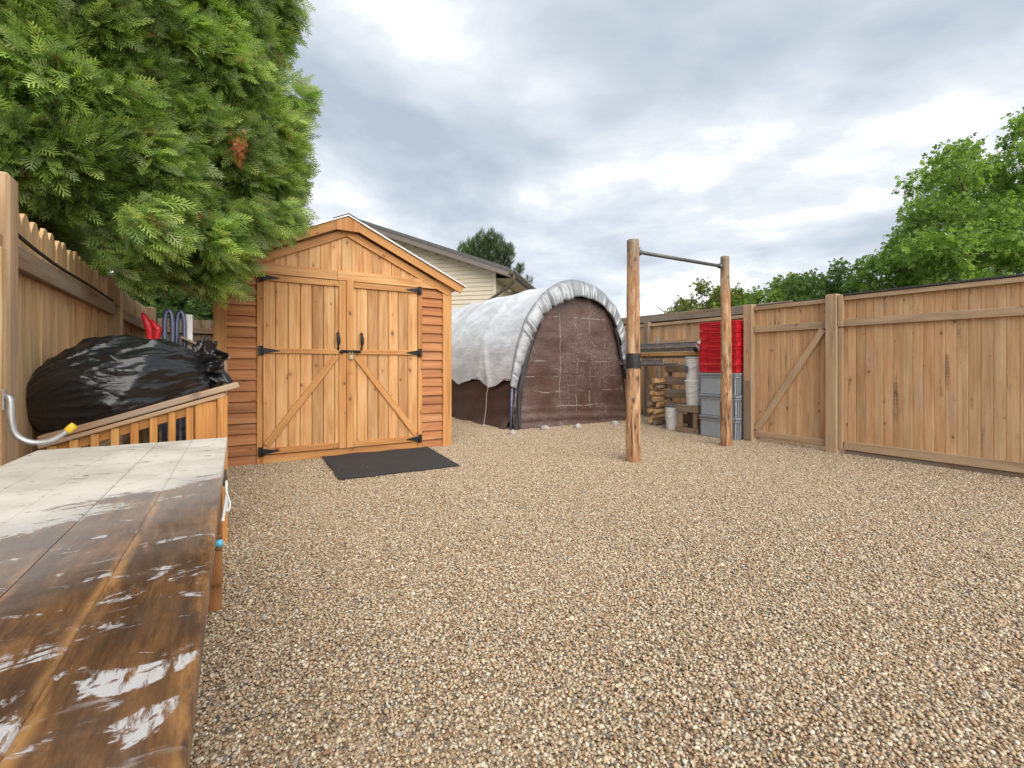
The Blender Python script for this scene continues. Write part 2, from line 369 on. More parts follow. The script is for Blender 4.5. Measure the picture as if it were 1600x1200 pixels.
gr = ng.nodes.new('GeometryNodeMeshGrid'); gr.inputs['Size X'].default_value = 8; gr.inputs['Size Y'].default_value = 10
gr.inputs['Vertices X'].default_value = 9; gr.inputs['Vertices Y'].default_value = 11
stp = ng.nodes.new('GeometryNodeSetPosition'); stp.inputs['Offset'].default_value = (3.25, 5.4, 0)
iop = ng.nodes.new('GeometryNodeInstanceOnPoints')
rv = ng.nodes.new('FunctionNodeRandomValue'); rv.data_type = 'INT'; rv.inputs[4].default_value = 0; rv.inputs[5].default_value = 3
mu = ng.nodes.new('ShaderNodeMath'); mu.operation = 'MULTIPLY'; mu.inputs[1].default_value = math.pi / 2
cx = ng.nodes.new('ShaderNodeCombineXYZ')
ng.links.new(gr.outputs['Mesh'], stp.inputs['Geometry']); ng.links.new(stp.outputs[0], iop.inputs['Points'])
ng.links.new(gi.outputs[0], iop.inputs['Instance']); ng.links.new(rv.outputs[2], mu.inputs[0]); ng.links.new(mu.outputs[0], cx.inputs[2])
ng.links.new(cx.outputs[0], iop.inputs['Rotation']); ng.links.new(iop.outputs[0], go.inputs[0])
mod = peb.modifiers.new('spread', 'NODES'); mod.node_group = ng

# ------------------------------------------------------------------ shed
SY = 5.70                                    # front plane
shed = thing('garden_shed', (1.27, SY + 1.2, 0), 'cedar garden shed with double doors and lap siding behind the black mat', 'shed')
XL, XR, SD = -0.044, 2.59, 2.45
BZ0, BZ1 = 2.03, 2.14
def lap(name, x0, x1, z0, n, pitch, mat, yf, parent, th=0.014):
    for i in range(n):
        z = z0 + i * pitch
        board(name, ((x0 + x1) / 2, yf, z - 0.008), ((x0 + x1) / 2, yf + 0.018, z + pitch + 0.006), x1 - x0, th, mat, parent, (0, -1, 0), 0.002)
def lap_h(x0, x1, z0, n, pitch, mat, yf, parent):
    """lap courses whose grain runs across: length along x, lower edge proud"""
    for i in range(n):
        z = z0 + (i + 0.5) * pitch + random.uniform(-0.002, 0.002)
        o = board('siding_board', (x0, yf, z), (x1, yf, z), pitch + 0.02, 0.018, mat, parent, (0, -1, 0.22 + random.uniform(-.03, .03)), 0.003)
np_ = 18; pitch = BZ0 / np_
lap_h(0.066, 0.352, 0.0, np_, pitch, M_cedar_lap, SY + 0.012, shed)
lap_h(2.184, 2.474, 0.0, np_, pitch, M_cedar_lap, SY + 0.012, shed)
# corner and door trim
for x0, x1, m, zt in ((XL, 0.073, M_cedar_trim, BZ0 - .002), (2.468, XR, M_cedar_trim, BZ0 - .002)):
    board('corner_trim', ((x0 + x1) / 2, SY - 0.012, -0.01), ((x0 + x1) / 2, SY - 0.012, zt), x1 - x0, 0.022, m, shed)
for x0, x1 in ((0.346, 0.40), (2.129, 2.188)):
    board('door_trim', ((x0 + x1) / 2, SY - 0.010, -0.01), ((x0 + x1) / 2, SY - 0.010, BZ0 - .002), x1 - x0, 0.022, M_cedar_trim, shed)
board('header_beam', (XL, SY - 0.014, (BZ0 + BZ1) / 2), (1.16, SY - 0.014, (BZ0 + BZ1) / 2), BZ1 - BZ0, 0.028, M_cedar, shed)
board('header_beam', (1.162, SY - 0.016, (BZ0 + BZ1) / 2 - .001), (XR, SY - 0.016, (BZ0 + BZ1) / 2 - .001), BZ1 - BZ0, 0.028, M_cedar, shed)
board('sill_board', (0.402, SY - 0.004, 0.045), (2.127, SY - 0.004, 0.045), 0.092, 0.022, M_cedar_trim, shed)
# gable
AX, AZ, YF = 1.265, 2.755, SY - 0.085        # apex of the fascia
sl_ = (AZ - 2.085) / (2.71 - AX)
nb = 19; gx0 = 0.16; gw = (2.38 - gx0) / nb
for i in range(nb):
    x0, x1 = gx0 + i * gw + 0.0015, gx0 + (i + 1) * gw - 0.0015
    zt = lambda x: AZ - 0.10 - sl_ * abs(x - AX)
    y0 = SY - 0.006 + random.uniform(-0.002, 0.002); y1 = y0 + 0.02; zb = BZ1 + 0.001
    xm = (x0 + x1) / 2; a, b_2 = zt(x0), zt(x1)
    if min(a, b_2) - zb < 0.03: continue
    zc = (zb + min(a, b_2)) / 2
    pr = [(x0, zb), (x1, zb), (x1, b_2), (x0, a)]
    vs = [(x - xm, y0 - SY, z - zc) for x, z in pr] + [(x - xm, y1 - SY, z - zc) for x, z in pr]
    vs[0:4] = [(x * 0.985, y, z) for x, y, z in vs[0:4]]
    mesh('gable_board', vs, [(0, 1, 2, 3), (7, 6, 5, 4), (0, 4, 5, 1), (1, 5, 6, 2), (2, 6, 7, 3), (3, 7, 4, 0)], M_cedar, shed, Matrix.Translation((xm, SY, zc)))
def rake(name, y, drop, wd, th, mat, xe, x_in=0.0):
    for s in (-1, 1):
        p0 = Vector((AX + s * x_in, y, AZ - drop - sl_ * x_in)); p1 = Vector((AX + s * (xe - AX), y, AZ - drop - sl_ * (xe - AX)))
        board(name, p0, p1, wd, th, mat, shed, (0, -1, 0))
rake('rake_trim', SY - 0.022, 0.165, 0.085, 0.026, M_cedar_trim, 2.56, 0.0)
rake('fascia_board', YF, 0.052, 0.095, 0.026, M_cedar_trim, 2.71, 0.09)
mesh('peak_plate', [(AX + x, YF - 0.022 + y, AZ + z) for y in (0, 0.02) for x, z in ((-0.13, -0.165), (0.13, -0.165), (0.13, -0.062), (0, -0.003), (-0.13, -0.062))],
     [(0, 1, 2, 3, 4), (9, 8, 7, 6, 5)] + [(i, i + 5, (i + 1) % 5 + 5, (i + 1) % 5) for i in range(5)], M_cedar_trim, shed)
roof = []
for s in (-1, 1):
    p = lambda x, z, y: (AX + s * x, y, z)
    e_ = 1.49; rz = AZ + 0.004
    prof = [(0.0, rz), (e_, rz - sl_ * e_), (e_, rz - sl_ * e_ + 0.018), (0.0, rz + 0.018)]
    vs = [p(x, z, YF - 0.035) for x, z in prof] + [p(x, z, SY + SD + 0.12) for x, z in prof]
    f = [(0, 1, 2, 3), (7, 6, 5, 4), (0, 4, 5, 1), (1, 5, 6, 2), (2, 6, 7, 3), (3, 7, 4, 0)]
    r_ = mesh('roof_panel', vs, f if s > 0 else [q[::-1] for q in f], M_metalroof, shed)
    board('ridge_cap', (AX + s * 0.085, YF - 0.045, rz + 0.024 - sl_ * 0.085), (AX + s * 0.085, SY + SD + 0.13, rz + 0.024 - sl_ * 0.085), 0.19, 0.006, M_shing_grey, r_, (s * sl_, 0, 1))
# side and back walls
for xw, sx in ((XL + 0.02, -1), (XR - 0.02, 1)):
    for i in range(18):
        z = (i + 0.5) * pitch
        board('siding_board', (xw, SY + 0.03, z), (xw, SY + SD, z), pitch + 0.016, 0.015, M_cedar_lap, shed, (sx, 0, 0.2), 0.002)
board('back_wall', (AX, SY + SD, -0.01), (AX, SY + SD, 2.1), XR - XL - 0.06, 0.03, M_cedar_lap, shed)
mesh('back_gable', [(XL, SY + SD, 2.1), (XR, SY + SD, 2.1), (AX, SY + SD, 2.7)], [(0, 2, 1)], M_cedar, shed)
# doors
def hinge(xp, z, s, parent):
    pl = board('hinge_plate', (xp, SY - 0.043, z - 0.05), (xp, SY - 0.043, z + 0.05), 0.042, 0.006, M_black, parent, (0, -1, 0), 0.001)
    x0 = xp + s * 0.022; y = SY - 0.047
    pts = [(x0, z - 0.032), (x0 + s * 0.15, z - 0.006), (x0 + s * 0.165, z), (x0 + s * 0.15, z + 0.006), (x0, z + 0.032)]
    vs = [(x, y + q, zz) for q in (0, 0.006) for x, zz in pts]
    f = [tuple(range(5)), tuple(range(9, 4, -1))] + [(i, i + 5, (i + 1) % 5 + 5, (i + 1) % 5) for i in range(5)]
    mesh('hinge_strap', vs, f, M_black, parent)
    tube('hinge_pin', [(x0 - s * .003, SY - 0.05, z - 0.05), (x0 - s * .003, SY - 0.05, z + 0.05)], 0.008, M_black, parent, 8)
def handle(x, z, parent):
    # spear-ended pull with a bowed grip
    prof = [(0.11, 0.0), (0.095, 0.008), (0.082, 0.021), (0.070, 0.012), (0.052, 0.016), (0.02, 0.021), (-0.02, 0.0185), (-0.05, 0.012), (-0.075, 0.006), (-0.086, 0.017), (-0.1, 0.010), (-0.115, 0.0)]
    vs, fs = [], []
    for i, (dz, hw) in enumerate(prof):
        out = 0.008 + 0.038 * max(0, 1 - ((dz + 0.005) / 0.085) ** 2)
        for q in range(6):
            a = math.pi * q / 5; vs.append((x + hw * math.cos(a), SY - 0.035 - out - 0.008 * math.sin(a), z + dz))
    for i in range(len(prof) - 1):
        for q in range(5): fs.append((i * 6 + q, i * 6 + q + 1, (i + 1) * 6 + q + 1, (i + 1) * 6 + q))
        fs.append((i * 6 + 5, i * 6, (i + 1) * 6, (i + 1) * 6 + 5))
    mesh('handle', vs, fs, M_black, parent, None, True)
DT, DB = 2.022, 0.098
for side, x0, x1, hx in (('l', 0.404, 1.256, 0.379), ('r', 1.260, 2.126, 2.152)):
    dr = board('door', ((x0 + x1) / 2, SY + 0.008, DB), ((x0 + x1) / 2, SY + 0.008, DT), x1 - x0 - 0.01, 0.012, M_dark, shed)
    n = 7; bw = (x1 - x0) / n
    for i in range(n):
        xm = x0 + (i + 0.5) * bw
        board('plank', (xm, SY - 0.008 + random.uniform(-.0015, .0015), DB), (xm, SY - 0.008, DT), bw - 0.005, 0.018, M_cedar, dr, bev=0.0055)
    s = 1 if side == 'l' else -1
    yr = SY - 0.029
    e0, e1 = (x0, x1 - 0.083) if side == 'l' else (x0 + 0.084, x1)
    for zc, hh in ((DT - 0.035, 0.066), (1.208, 0.056), (DB + 0.036, 0.066)):
        board('rail', (e0, yr, zc), (e1, yr, zc), hh, 0.022, M_cedar_trim, dr)
    xs_ = x1 - 0.04 if side == 'l' else x0 + 0.04
    board('stile', (xs_, yr - (0.004 if side == 'r' else 0.0), DB), (xs_, yr - (0.004 if side == 'r' else 0.0), DT + (0.02 if side == 'r' else 0)), 0.08, 0.024, M_cedar_trim, dr)
    xa, xb = (x0 + 0.03, x1 - 0.115) if side == 'l' else (x1 - 0.03, x0 + 0.115)
    board('brace', (xa, yr, DB + 0.10), (xb, yr, 1.15), 0.07, 0.022, M_cedar_trim, dr)
    for z in (DT - 0.035, 1.208, DB + 0.036): hinge(hx, z, s, dr)
    handle(1.165 if side == 'l' else 1.428, 1.335, dr)
lt = board('latch', (1.19, SY - 0.05, 1.212), (1.42, SY - 0.05, 1.212), 0.03, 0.012, M_black, shed, bev=0.002)
tube('latch_bolt', [(1.21, SY - 0.064, 1.216), (1.40, SY - 0.064, 1.205)], 0.009, M_black, lt, 8)
tube('latch_plate', [(1.20, SY - 0.052, 1.205), (1.20, SY - 0.07, 1.205)], 0.02, M_black, lt, 10)
pk = thing('padlock', (1.305, SY - 0.065, 1.12), 'small dull brass padlock hanging from the latch of the shed doors', 'padlock')
board('lock_body', (1.305, SY - 0.066, 1.118), (1.305, SY - 0.066, 1.172), 0.046, 0.02, M_brass, pk, bev=0.004)
tube('shackle', curve_pts([(1.290, SY - 0.066, 1.170), (1.290, SY - 0.066, 1.20), (1.305, SY - 0.066, 1.214), (1.320, SY - 0.066, 1.20), (1.320, SY - 0.066, 1.170)], 5), 0.005, M_galv, pk, 8)

# rubber mat
mm, t, bs, K = new_mat('black_ribbed_mat')
tcn = t.nodes.new('ShaderNodeTexCoord')
wv = N(t, 'ShaderNodeTexWave', i_Scale=26.0, i_Distortion=0.3); K(tcn.outputs['Object'], wv.inputs['Vector']); wv.bands_direction = 'X'
speck = rangen(t, noise_n(t, tcn.outputs['Object'], 30, 3, 0.5), 0.70, 0.74)
K(mixc(t, speck, mixc(t, noise_n(t, tcn.outputs['Object'], 5, 6, .7), (0.022, 0.023, 0.026), (0.042, 0.044, 0.048)), (0.3, 0.25, 0.18)), bs.inputs['Base Color']); bs.inputs['Roughness'].default_value = 0.85
bump(t, bs, wv.outputs[0], 0.5, 0.004)
c4 = [G(503, 714, .014), G(668, 699, .014), G(718, 728, .014), G(530, 750, .014)]
vs, fs = [], []; nx, ny = 40, 18
for lay in (0.0, -0.009):
    for j in range(ny + 1):
        for i in range(nx + 1):
            a, b = i / nx, j / ny
            p = (c4[0] * (1 - a) + c4[1] * a) * (1 - b) + (c4[3] * (1 - a) + c4[2] * a) * b
            p = p + Vector((0.012 * noise.noise((a * 9, b * 4, 1)) * (1 if b in (0, 1) or a in (0, 1) else 0), 0.016 * noise.noise((a * 7, b * 7, 5)), 0.010 + 0.008 * noise.noise((a * 5, b * 3, 9)) + lay))
            p.z = max(p.z, 0.010 + lay * 0.5); vs.append(p)
st = nx + 1; off = st * (ny + 1)
for j in range(ny):
    for i in range(nx):
        q = (j * st + i, j * st + i + 1, (j + 1) * st + i + 1, (j + 1) * st + i); fs.append(q[::-1]); fs.append(tuple(k + off for k in q))
edge = [i for i in range(st)] + [j * st + nx for j in range(1, ny + 1)] + [ny * st + i for i in range(nx - 1, -1, -1)] + [j * st for j in range(ny - 1, 0, -1)]
for k in range(len(edge)):
    a, b = edge[k], edge[(k + 1) % len(edge)]; fs.append((a, b, b + off, a + off))
cen = sum(c4, Vector()) / 4; cen.z = 0
mesh('door_mat', [v - cen for v in vs], fs, mm, None, Matrix.Translation(cen), False, 'flat black rubber mat lying on gravel in front of shed doors', 'mat')

# ------------------------------------------------------------------ right fence and gate
FX = 6.32
rf = thing('board_fence', (FX, 1.2, 0), 'tall brown board fence with rails right of the gate', 'fence')
def fence_run(parent, X, y0, y1, pitch_, z0, z1, mat, name='board', th=0.018, jit=0.003, nx_=-1):
    n = max(1, round((y1 - y0) / pitch_)); p = (y1 - y0) / n
    for i in range(n):
        y = y0 + (i + 0.5) * p
        xo_ = X + random.uniform(-0.0015, 0.0015)
        board(name, (xo_ + random.uniform(-jit, jit) * .5, y, z0), (xo_ + random.uniform(-jit, jit) * .5, y + random.uniform(-.001, .001), z1 + random.choice((0, -.002, .002))), p - 0.0035, th, mat, parent, (nx_, 0, 0), 0.005, tongue=0.008)
def railx(parent, X, y0, y1, zc, hh, th, mat, name='rail', nx_=-1):
    board(name, (X, y0, zc), (X, y1, zc), hh, th, mat, parent, (nx_, 0, 0))
fence_run(rf, FX + 0.02, 0.02, 2.77, 0.0885, 0.10, 1.82, M_fence)
fence_run(rf, FX + 0.02, -2.6, -0.12, 0.0885, 0.10, 1.82, M_fence)
for a, b in ((0.052, 2.70), (-2.6, -0.122)):
    railx(rf, FX - 0.012, a, b, 1.845, 0.05, 0.05, M_fence_rail)
    railx(rf, FX - 0.010, a, b, 1.555, 0.085, 0.036, M_fence_rail)
    railx(rf, FX - 0.010, a, b, 0.105, 0.095, 0.04, M_fence_rail, 'bottom_rail')
    railx(rf, FX + 0.012, a, b, 0.028, 0.058, 0.03, M_old, 'kick_board')
    board('cap_strip', (FX + 0.05, a, 1.884), (FX + 0.05, b, 1.884), 0.20, 0.02, M_shingle, rf, (0, 0, 1))
board('post', (FX - 0.01, -0.035, -0.1), (FX - 0.01, -0.035, 1.90), 0.115, 0.115, M_fence_rail, rf, (-1, 0, 0), 0.006)
board('post', (FX - 0.02, 2.822, -0.1), (FX - 0.02, 2.822, 1.905), 0.125, 0.115, M_fence_rail, rf, (-1, 0, 0), 0.006)
board('stop_strip', (FX - 0.02, 2.735, 0.06), (FX - 0.02, 2.735, 1.50), 0.04, 0.05, M_fence_rail, rf, (-1, 0, 0))
board('post_block', (FX - 0.03, 2.728, 1.51), (FX - 0.03, 2.728, 1.885), 0.05, 0.06, M_fence_rail, rf, (-1, 0, 0))
gt = thing('garden_gate', (FX, 3.35, 0), 'brown board gate with one diagonal brace between two posts', 'gate')
fence_run(gt, FX + 0.02, 2.90, 3.80, 0.083, 0.10, 1.815, M_fence)
railx(gt, FX - 0.012, 2.895, 3.805, 1.835, 0.05, 0.045, M_fence_rail)
railx(gt, FX - 0.010, 2.895, 3.805, 1.545, 0.085, 0.034, M_fence_rail)
railx(gt, FX - 0.010, 2.895, 3.805, 0.105, 0.085, 0.034, M_fence_rail, 'bottom_rail')
board('brace', (FX - 0.012, 3.78, 0.16), (FX - 0.012, 2.935, 1.49), 0.075, 0.034, M_fence_rail, gt, (-1, 0, 0))
board('cap_strip', (FX + 0.05, 2.9, 1.868), (FX + 0.05, 3.8, 1.868), 0.14, 0.016, M_shingle, gt, (0, 0, 1))
gp = thing('gate_post', (FX, 3.875, 0), 'square brown post between the gate and the stacked plastic crates', 'post')
board('post', (FX - 0.02, 3.875, -0.1), (FX - 0.02, 3.875, 1.895), 0.125, 0.115, M_fence_rail, gp, (-1, 0, 0), 0.006)
board('stain_sleeve', (FX - 0.082, 3.875, 0.02), (FX - 0.082, 3.875, 0.84), 0.11, 0.008, M_old, gp, (-1, 0, 0))

# recessed fence behind the crates, and the neighbour's rough beam beyond it
bf = thing('board_fence', (7.5, 6.0, 0), 'brown board fence set back behind the crates and firewood', 'fence')
fence_run(bf, 7.52, 3.95, 10.6, 0.088, 0.03, 1.84, M_fence, jit=0.005)
railx(bf, 7.49, 3.95, 10.6, 1.87, 0.05, 0.06, M_fence_rail); railx(bf, 7.49, 3.95, 10.6, 1.50, 0.085, 0.036, M_fence_rail); railx(bf, 7.49, 3.95, 10.6, 0.10, 0.085, 0.036, M_fence_rail)
for y in (6.78, 9.2, 4.4): board('post', (7.45, y, -0.1), (7.45, y, 1.93), 0.11, 0.1, M_old, bf, (-1, 0, 0), 0.006)
# return panel that closes the step
for i in range(13):
    x = FX + 0.06 + i * 0.09
    board('return_board', (x, 3.90, 0.03), (x, 3.90, 1.84), 0.086, 0.018, M_fence, bf, (0, 1, 0), 0.004)
nb_ = thing('rough_beam_fence', (8.2, 6.4, 0), 'rough weathered beam along the neighbour fence top behind the crates', 'fence')
board('beam', (8.2, 4.3, 2.06), (8.2, 11, 2.13), 0.16, 0.09, M_old, nb_, (-1, 0, 0), 0.008)
for i in range(40): board('board', (8.26, 4.35 + i * 0.167, -0.05), (8.26, 4.35 + i * 0.167, 2.0 + i * 0.0018), 0.16, 0.02, M_old, nb_, (-1, 0, 0))
tube('stick', [(8.19, 6.9, 2.15), (8.17, 7.15, 2.34)], [0.016, 0.01], M_old, nb_, 6)

# ------------------------------------------------------------------ left fence
LX = -0.845
lf = thing('picket_fence', (LX, 5.0, 0), 'tall pointed-board fence beneath the overhanging cedar on the left', 'fence')
def picket(y, wd, top, parent):
    th = 0.018; r = random.uniform(0.9, 1.1); sh = wd * 0.22
    pr = [(-wd / 2, -1), (wd / 2, -1), (wd / 2, -0.075 * r), (wd * 0.36, -0.04), (sh * 0.6, -0.004), (-sh * 0.6, -0.004), (-wd * 0.36, -0.04), (-wd / 2, -0.075 * r)]
    vs = [(th / 2 * s, y_, (z if z > -1 else 0.02 - top)) for s in (1, -1) for y_, z in pr]
    zc = top / 2; vs = [(x, a, z + top - zc) for x, a, z in vs]; n = 8
    f = [tuple(range(n)), tuple(range(2 * n - 1, n - 1, -1))] + [(i, i + n, (i + 1) % n + n, (i + 1) % n) for i in range(n)]
    mesh('picket', vs, f, M_lfence, parent, Matrix.Translation((LX + random.uniform(-.005, .005), y, zc)))
y = 1.55
while y < 9.2:
    wd = random.choice((0.138, 0.14, 0.142, 0.115)); picket(y + wd / 2, wd, 1.83 + random.uniform(-0.012, 0.012), lf); y += wd + 0.006
for a, b in ((2.92, 5.50), (5.61, 8.2), (0.9, 2.78)):
    railx(lf, LX + 0.035, a, b, 1.555, 0.105, 0.045, M_old if a == 2.92 else M_fence_rail, 'rail', 1)
    railx(lf, LX + 0.035, a, b, 0.35, 0.10, 0.045, M_fence_rail, 'rail', 1)
for y in (2.85, 5.555, 8.25, 0.6):
    board('post', (LX + 0.045, y, -0.1), (LX + 0.045, y, 1.86), 0.115, 0.115, M_fence_rail, lf, (1, 0, 0), 0.012)
board('inner_strip', (LX + 0.03, 2.93, 0.1), (LX + 0.03, 2.93, 1.49), 0.035, 0.04, M_fence_rail, lf, (1, 0, 0))
tube('cable', curve_pts([(LX + 0.055, 2.93, 1.665), (LX + 0.06, 3.3, 1.635), (LX + 0.06, 3.8, 1.62), (LX + 0.06, 4.4, 1.625), (LX + 0.055, 5.4, 1.62)], 6), 0.009, M_rubber, None, 6, True, 'black cable sagging along the rail of the left picket fence', 'cable')
gpost = thing('frame_post', (-0.72, 2.56, 0), 'pale sawn post at the left edge carrying the metal hook', 'post')
board('post', (-0.745, 2.56, -0.05), (-0.745, 2.56, 1.56), 0.085, 0.075, M_fence_rail, gpost, (1, 0, 0), 0.008)
board('facing', (-0.70, 2.555, 0.0), (-0.70, 2.555, 1.50), 0.05, 0.012, M_lfence, gpost, (1, 0, 0))
hk = thing('utility_hook', (-0.66, 2.55, 0.9), 'bent grey metal hook with yellow tip on the left post', 'hook')
hp = [(-0.69, 2.545, 0.935), (-0.672, 2.535, 0.92), (-0.668, 2.53, 0.85), (-0.655, 2.53, 0.785), (-0.61, 2.53, 0.752), (-0.555, 2.53, 0.757), (-0.51, 2.53, 0.79), (-0.50, 2.53, 0.80)]
hpts = curve_pts(hp, 5); tube('hook_rod', hpts[:-4], 0.0115, M_galv, hk, 10); tube('yellow_tip', hpts[-6:] + [Vector((-0.487, 2.53, 0.812))], 0.0145, M_yellow, hk, 10)
board('hook_plate', (-0.690, 2.545, 0.88), (-0.690, 2.545, 0.96), 0.03, 0.006, M_galv, hk, (1, 0, 0))

# fence and low wall closing the gap behind the shed
bk = thing('board_fence', (0.5, 9.35, 0), 'dark brown board fence seen in the gap behind the shed', 'fence')
for i in range(34): board('board', (LX + 0.1 + i * 0.145, 9.35, 0.4), (LX + 0.1 + i * 0.145, 9.35, 1.80), 0.14, 0.018, M_old, bk)
for z in (1.62, 0.85): board('rail', (LX + 0.03, 9.33, z), (4.1, 9.33, z), 0.09, 0.04, M_old, bk)
board('base_wall', (LX + .02, 9.30, 0.22), (4.1, 9.30, 0.22), 0.46, 0.14, M_concrete, bk)

# ------------------------------------------------------------------ portable shelter
def tarp(name, c, rough, wr=0.25, haze=None, spec=0.4, sc=(3, 3, 3), metal=0.0):
    m, t, bs, K = new_mat(name); tcn = t.nodes.new('ShaderNodeTexCoord'); v = tcn.outputs['Object']
    n = noise_n(t, mapping(t, v, sc), 2.0, 6, 0.6, 0.8); f2 = noise_n(t, mapping(t, v, (1.5, 1.2, 9)), 1.5, 5, 0.6, 1.2)
    col = mixc(t, rangen(t, n, 0.3, 0.7), tuple(x * 0.82 for x in c), tuple(min(1, x * 1.15) for x in c))
    if haze:
        # chalky rub marks along the old fold lines and scuffs between them
        a = rangen(t, noise_n(t, mapping(t, v, (1.3, 1, 30)), 1.6, 4, 0.65, 0.5), 0.57, 0.70)
        b = rangen(t, noise_n(t, mapping(t, v, (32, 1, 1.1)), 1.6, 4, 0.65, 0.4), 0.58, 0.70)
        area = rangen(t, noise_n(t, v, 1.3, 3, 0.5), 0.34, 0.58)
        grain_ = rangen(t, noise_n(t, v, 45, 4, 0.7), 0.42, 0.66)
        s_ = math_n(t, 'MULTIPLY', math_n(t, 'MAXIMUM', a, b), math_n(t, 'MULTIPLY', area, 0.5))
        wide = math_n(t, 'MULTIPLY', math_n(t, 'MULTIPLY', grain_, area), 0.42)
        s_ = math_n(t, 'MAXIMUM', s_, wide)
        # straight fold creases
        sw = t.nodes.new('ShaderNodeSeparateXYZ'); K(v, sw.inputs[0])
        for q, (ax, x0, th0) in enumerate(((0, 4.72, .54), (0, 5.06, .46), (0, 5.42, .50), (0, 5.74, .47), (0, 6.12, .50), (2, 1.90, .52), (2, 1.42, .54), (2, 1.12, .46), (2, 0.86, .47), (2, 0.60, .46), (2, 0.34, .50))):
            wob = math_n(t, 'MULTIPLY', math_n(t, 'SUBTRACT', noise_n(t, mapping(t, v, loc=(q * 3.3, 0, q)), 2.2, 4, 0.6), 0.5), 0.10)
            dl = math_n(t, 'ABSOLUTE', math_n(t, 'ADD', math_n(t, 'SUBTRACT', sw.outputs[ax], x0), wob))
            cr_ = math_n(t, 'MULTIPLY', rangen(t, dl, 0.003, 0.009, 1.0, 0.0), rangen(t, noise_n(t, mapping(t, v, loc=(0, q * 1.7, 2 * q)), 2.6, 4, 0.7), th0, th0 + 0.10))
            s_ = math_n(t, 'MAXIMUM', s_, math_n(t, 'MULTIPLY', cr_, 0.8))
        col = mixc(t, s_, col, haze)
    K(col, bs.inputs['Base Color']); bs.inputs['Roughness'].default_value = rough; bs.inputs['Specular IOR Level'].default_value = spec; bs.inputs['Metallic'].default_value = metal
    f3 = noise_n(t, mapping(t, v, (9, 2.2, 20)), 1.3, 4, 0.55, 0.7)
    bump(t, bs, math_n(t, 'ADD', math_n(t, 'MULTIPLY', n, 0.5), math_n(t, 'ADD', f2, math_n(t, 'MULTIPLY', f3, 0.5))), wr, 0.03)
    return m
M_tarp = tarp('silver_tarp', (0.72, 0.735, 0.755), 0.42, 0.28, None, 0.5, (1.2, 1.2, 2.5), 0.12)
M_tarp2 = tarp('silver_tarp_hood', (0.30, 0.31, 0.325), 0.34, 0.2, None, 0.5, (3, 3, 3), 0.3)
M_brown = tarp('brown_tarp', (0.088, 0.046, 0.036), 0.34, 0.2)
M_brownf = tarp('brown_tarp_panel', (0.092, 0.050, 0.040), 0.40, 0.22, (0.34, 0.30, 0.27))
M_strip = plain('black_webbing', (0.022, 0.02, 0.022), 0.5)
TY, TL = 6.60, 4.9
arch = [(4.05, 0.0), (4.07, 0.35), (4.10, 0.75), (4.17, 1.17), (4.27, 1.52), (4.42, 1.86), (4.72, 2.23), (5.02, 2.43), (5.34, 2.525), (5.68, 2.50), (6.0, 2.40), (6.34, 2.14), (6.52, 1.86), (6.615, 1.5), (6.655, 1.1), (6.67, 0.75), (6.67, 0.35), (6.67, 0.0)]
ap = curve_pts([Vector((x, 0, z)) for x, z in arch], 6)
# resample by length
ln = [0.0]
for i in range(1, len(ap)): ln.append(ln[-1] + (ap[i] - ap[i - 1]).length)
def arch_at(s):
    s = max(0, min(1, s)) * ln[-1]
    for i in range(1, len(ap)):
        if s <= ln[i]: f = (s - ln[i - 1]) / (ln[i] - ln[i - 1]); return ap[i - 1].lerp(ap[i], f)
    return ap[-1].copy()
ACX = 5.36
tent = thing('storage_shelter', (ACX, TY + TL / 2, 0), 'round-topped portable garage of grey tarp with brown front panel', 'shelter')
s_lo, s_hi = 0.118, 0.882                    # where the grey cover ends and the brown skirt shows
NA, NYs = 110, 120
vs, fs = [], []
for j in range(NYs + 1):
    yy = TL * j / NYs
    rib = abs(((yy / 1.225) % 1.0) - 0.5) * 2      # 1 at a hoop, 0 between
    for i in range(NA + 1):
        a = i / NA; s = s_lo + (s_hi - s_lo) * a
        if i in (0, NA): s += (0.012 * math.sin(yy * 5.1 + 1) + 0.01 * noise.noise((yy * 3, i, 3))) * (1 if i == 0 else -1)
        p = arch_at(s); c_ = Vector((ACX, 0, 1.1)); n_ = (p - c_).normalized()
        side = abs(a - 0.5) * 2
        dd = -0.03 * (1 - rib ** 2) + 0.02 * noise.noise((p.x * 1.5, yy * 1.2, p.z * 1.5)) * (0.4 + side)
        dd += 0.016 * side * math.sin((p.z * 13 + yy * 3.1 + 2 * noise.noise((yy * 1.1, p.z, 0)))) * abs(noise.noise((yy * 0.9, p.z * 0.9, 7)))
        # diagonal pull towards the guy point on the near side
        if a < 0.5:
            g = math.exp(-((yy - 0.72 + (p.z - 0.66) * -0.55) / 0.07) ** 2) * max(0, 1 - (p.z - 0.6) / 1.1); dd += 0.035 * g
        vs.append((p.x + n_.x * (dd + 0.045), TY + yy, p.z + n_.z * (dd + 0.045)))
for j in range(NYs):
    for i in range(NA): k = j * (NA + 1) + i; fs.append((k, k + 1, k + NA + 2, k + NA + 1))
cover = mesh('tarp_cover', vs, fs, M_tarp, tent, None, True)
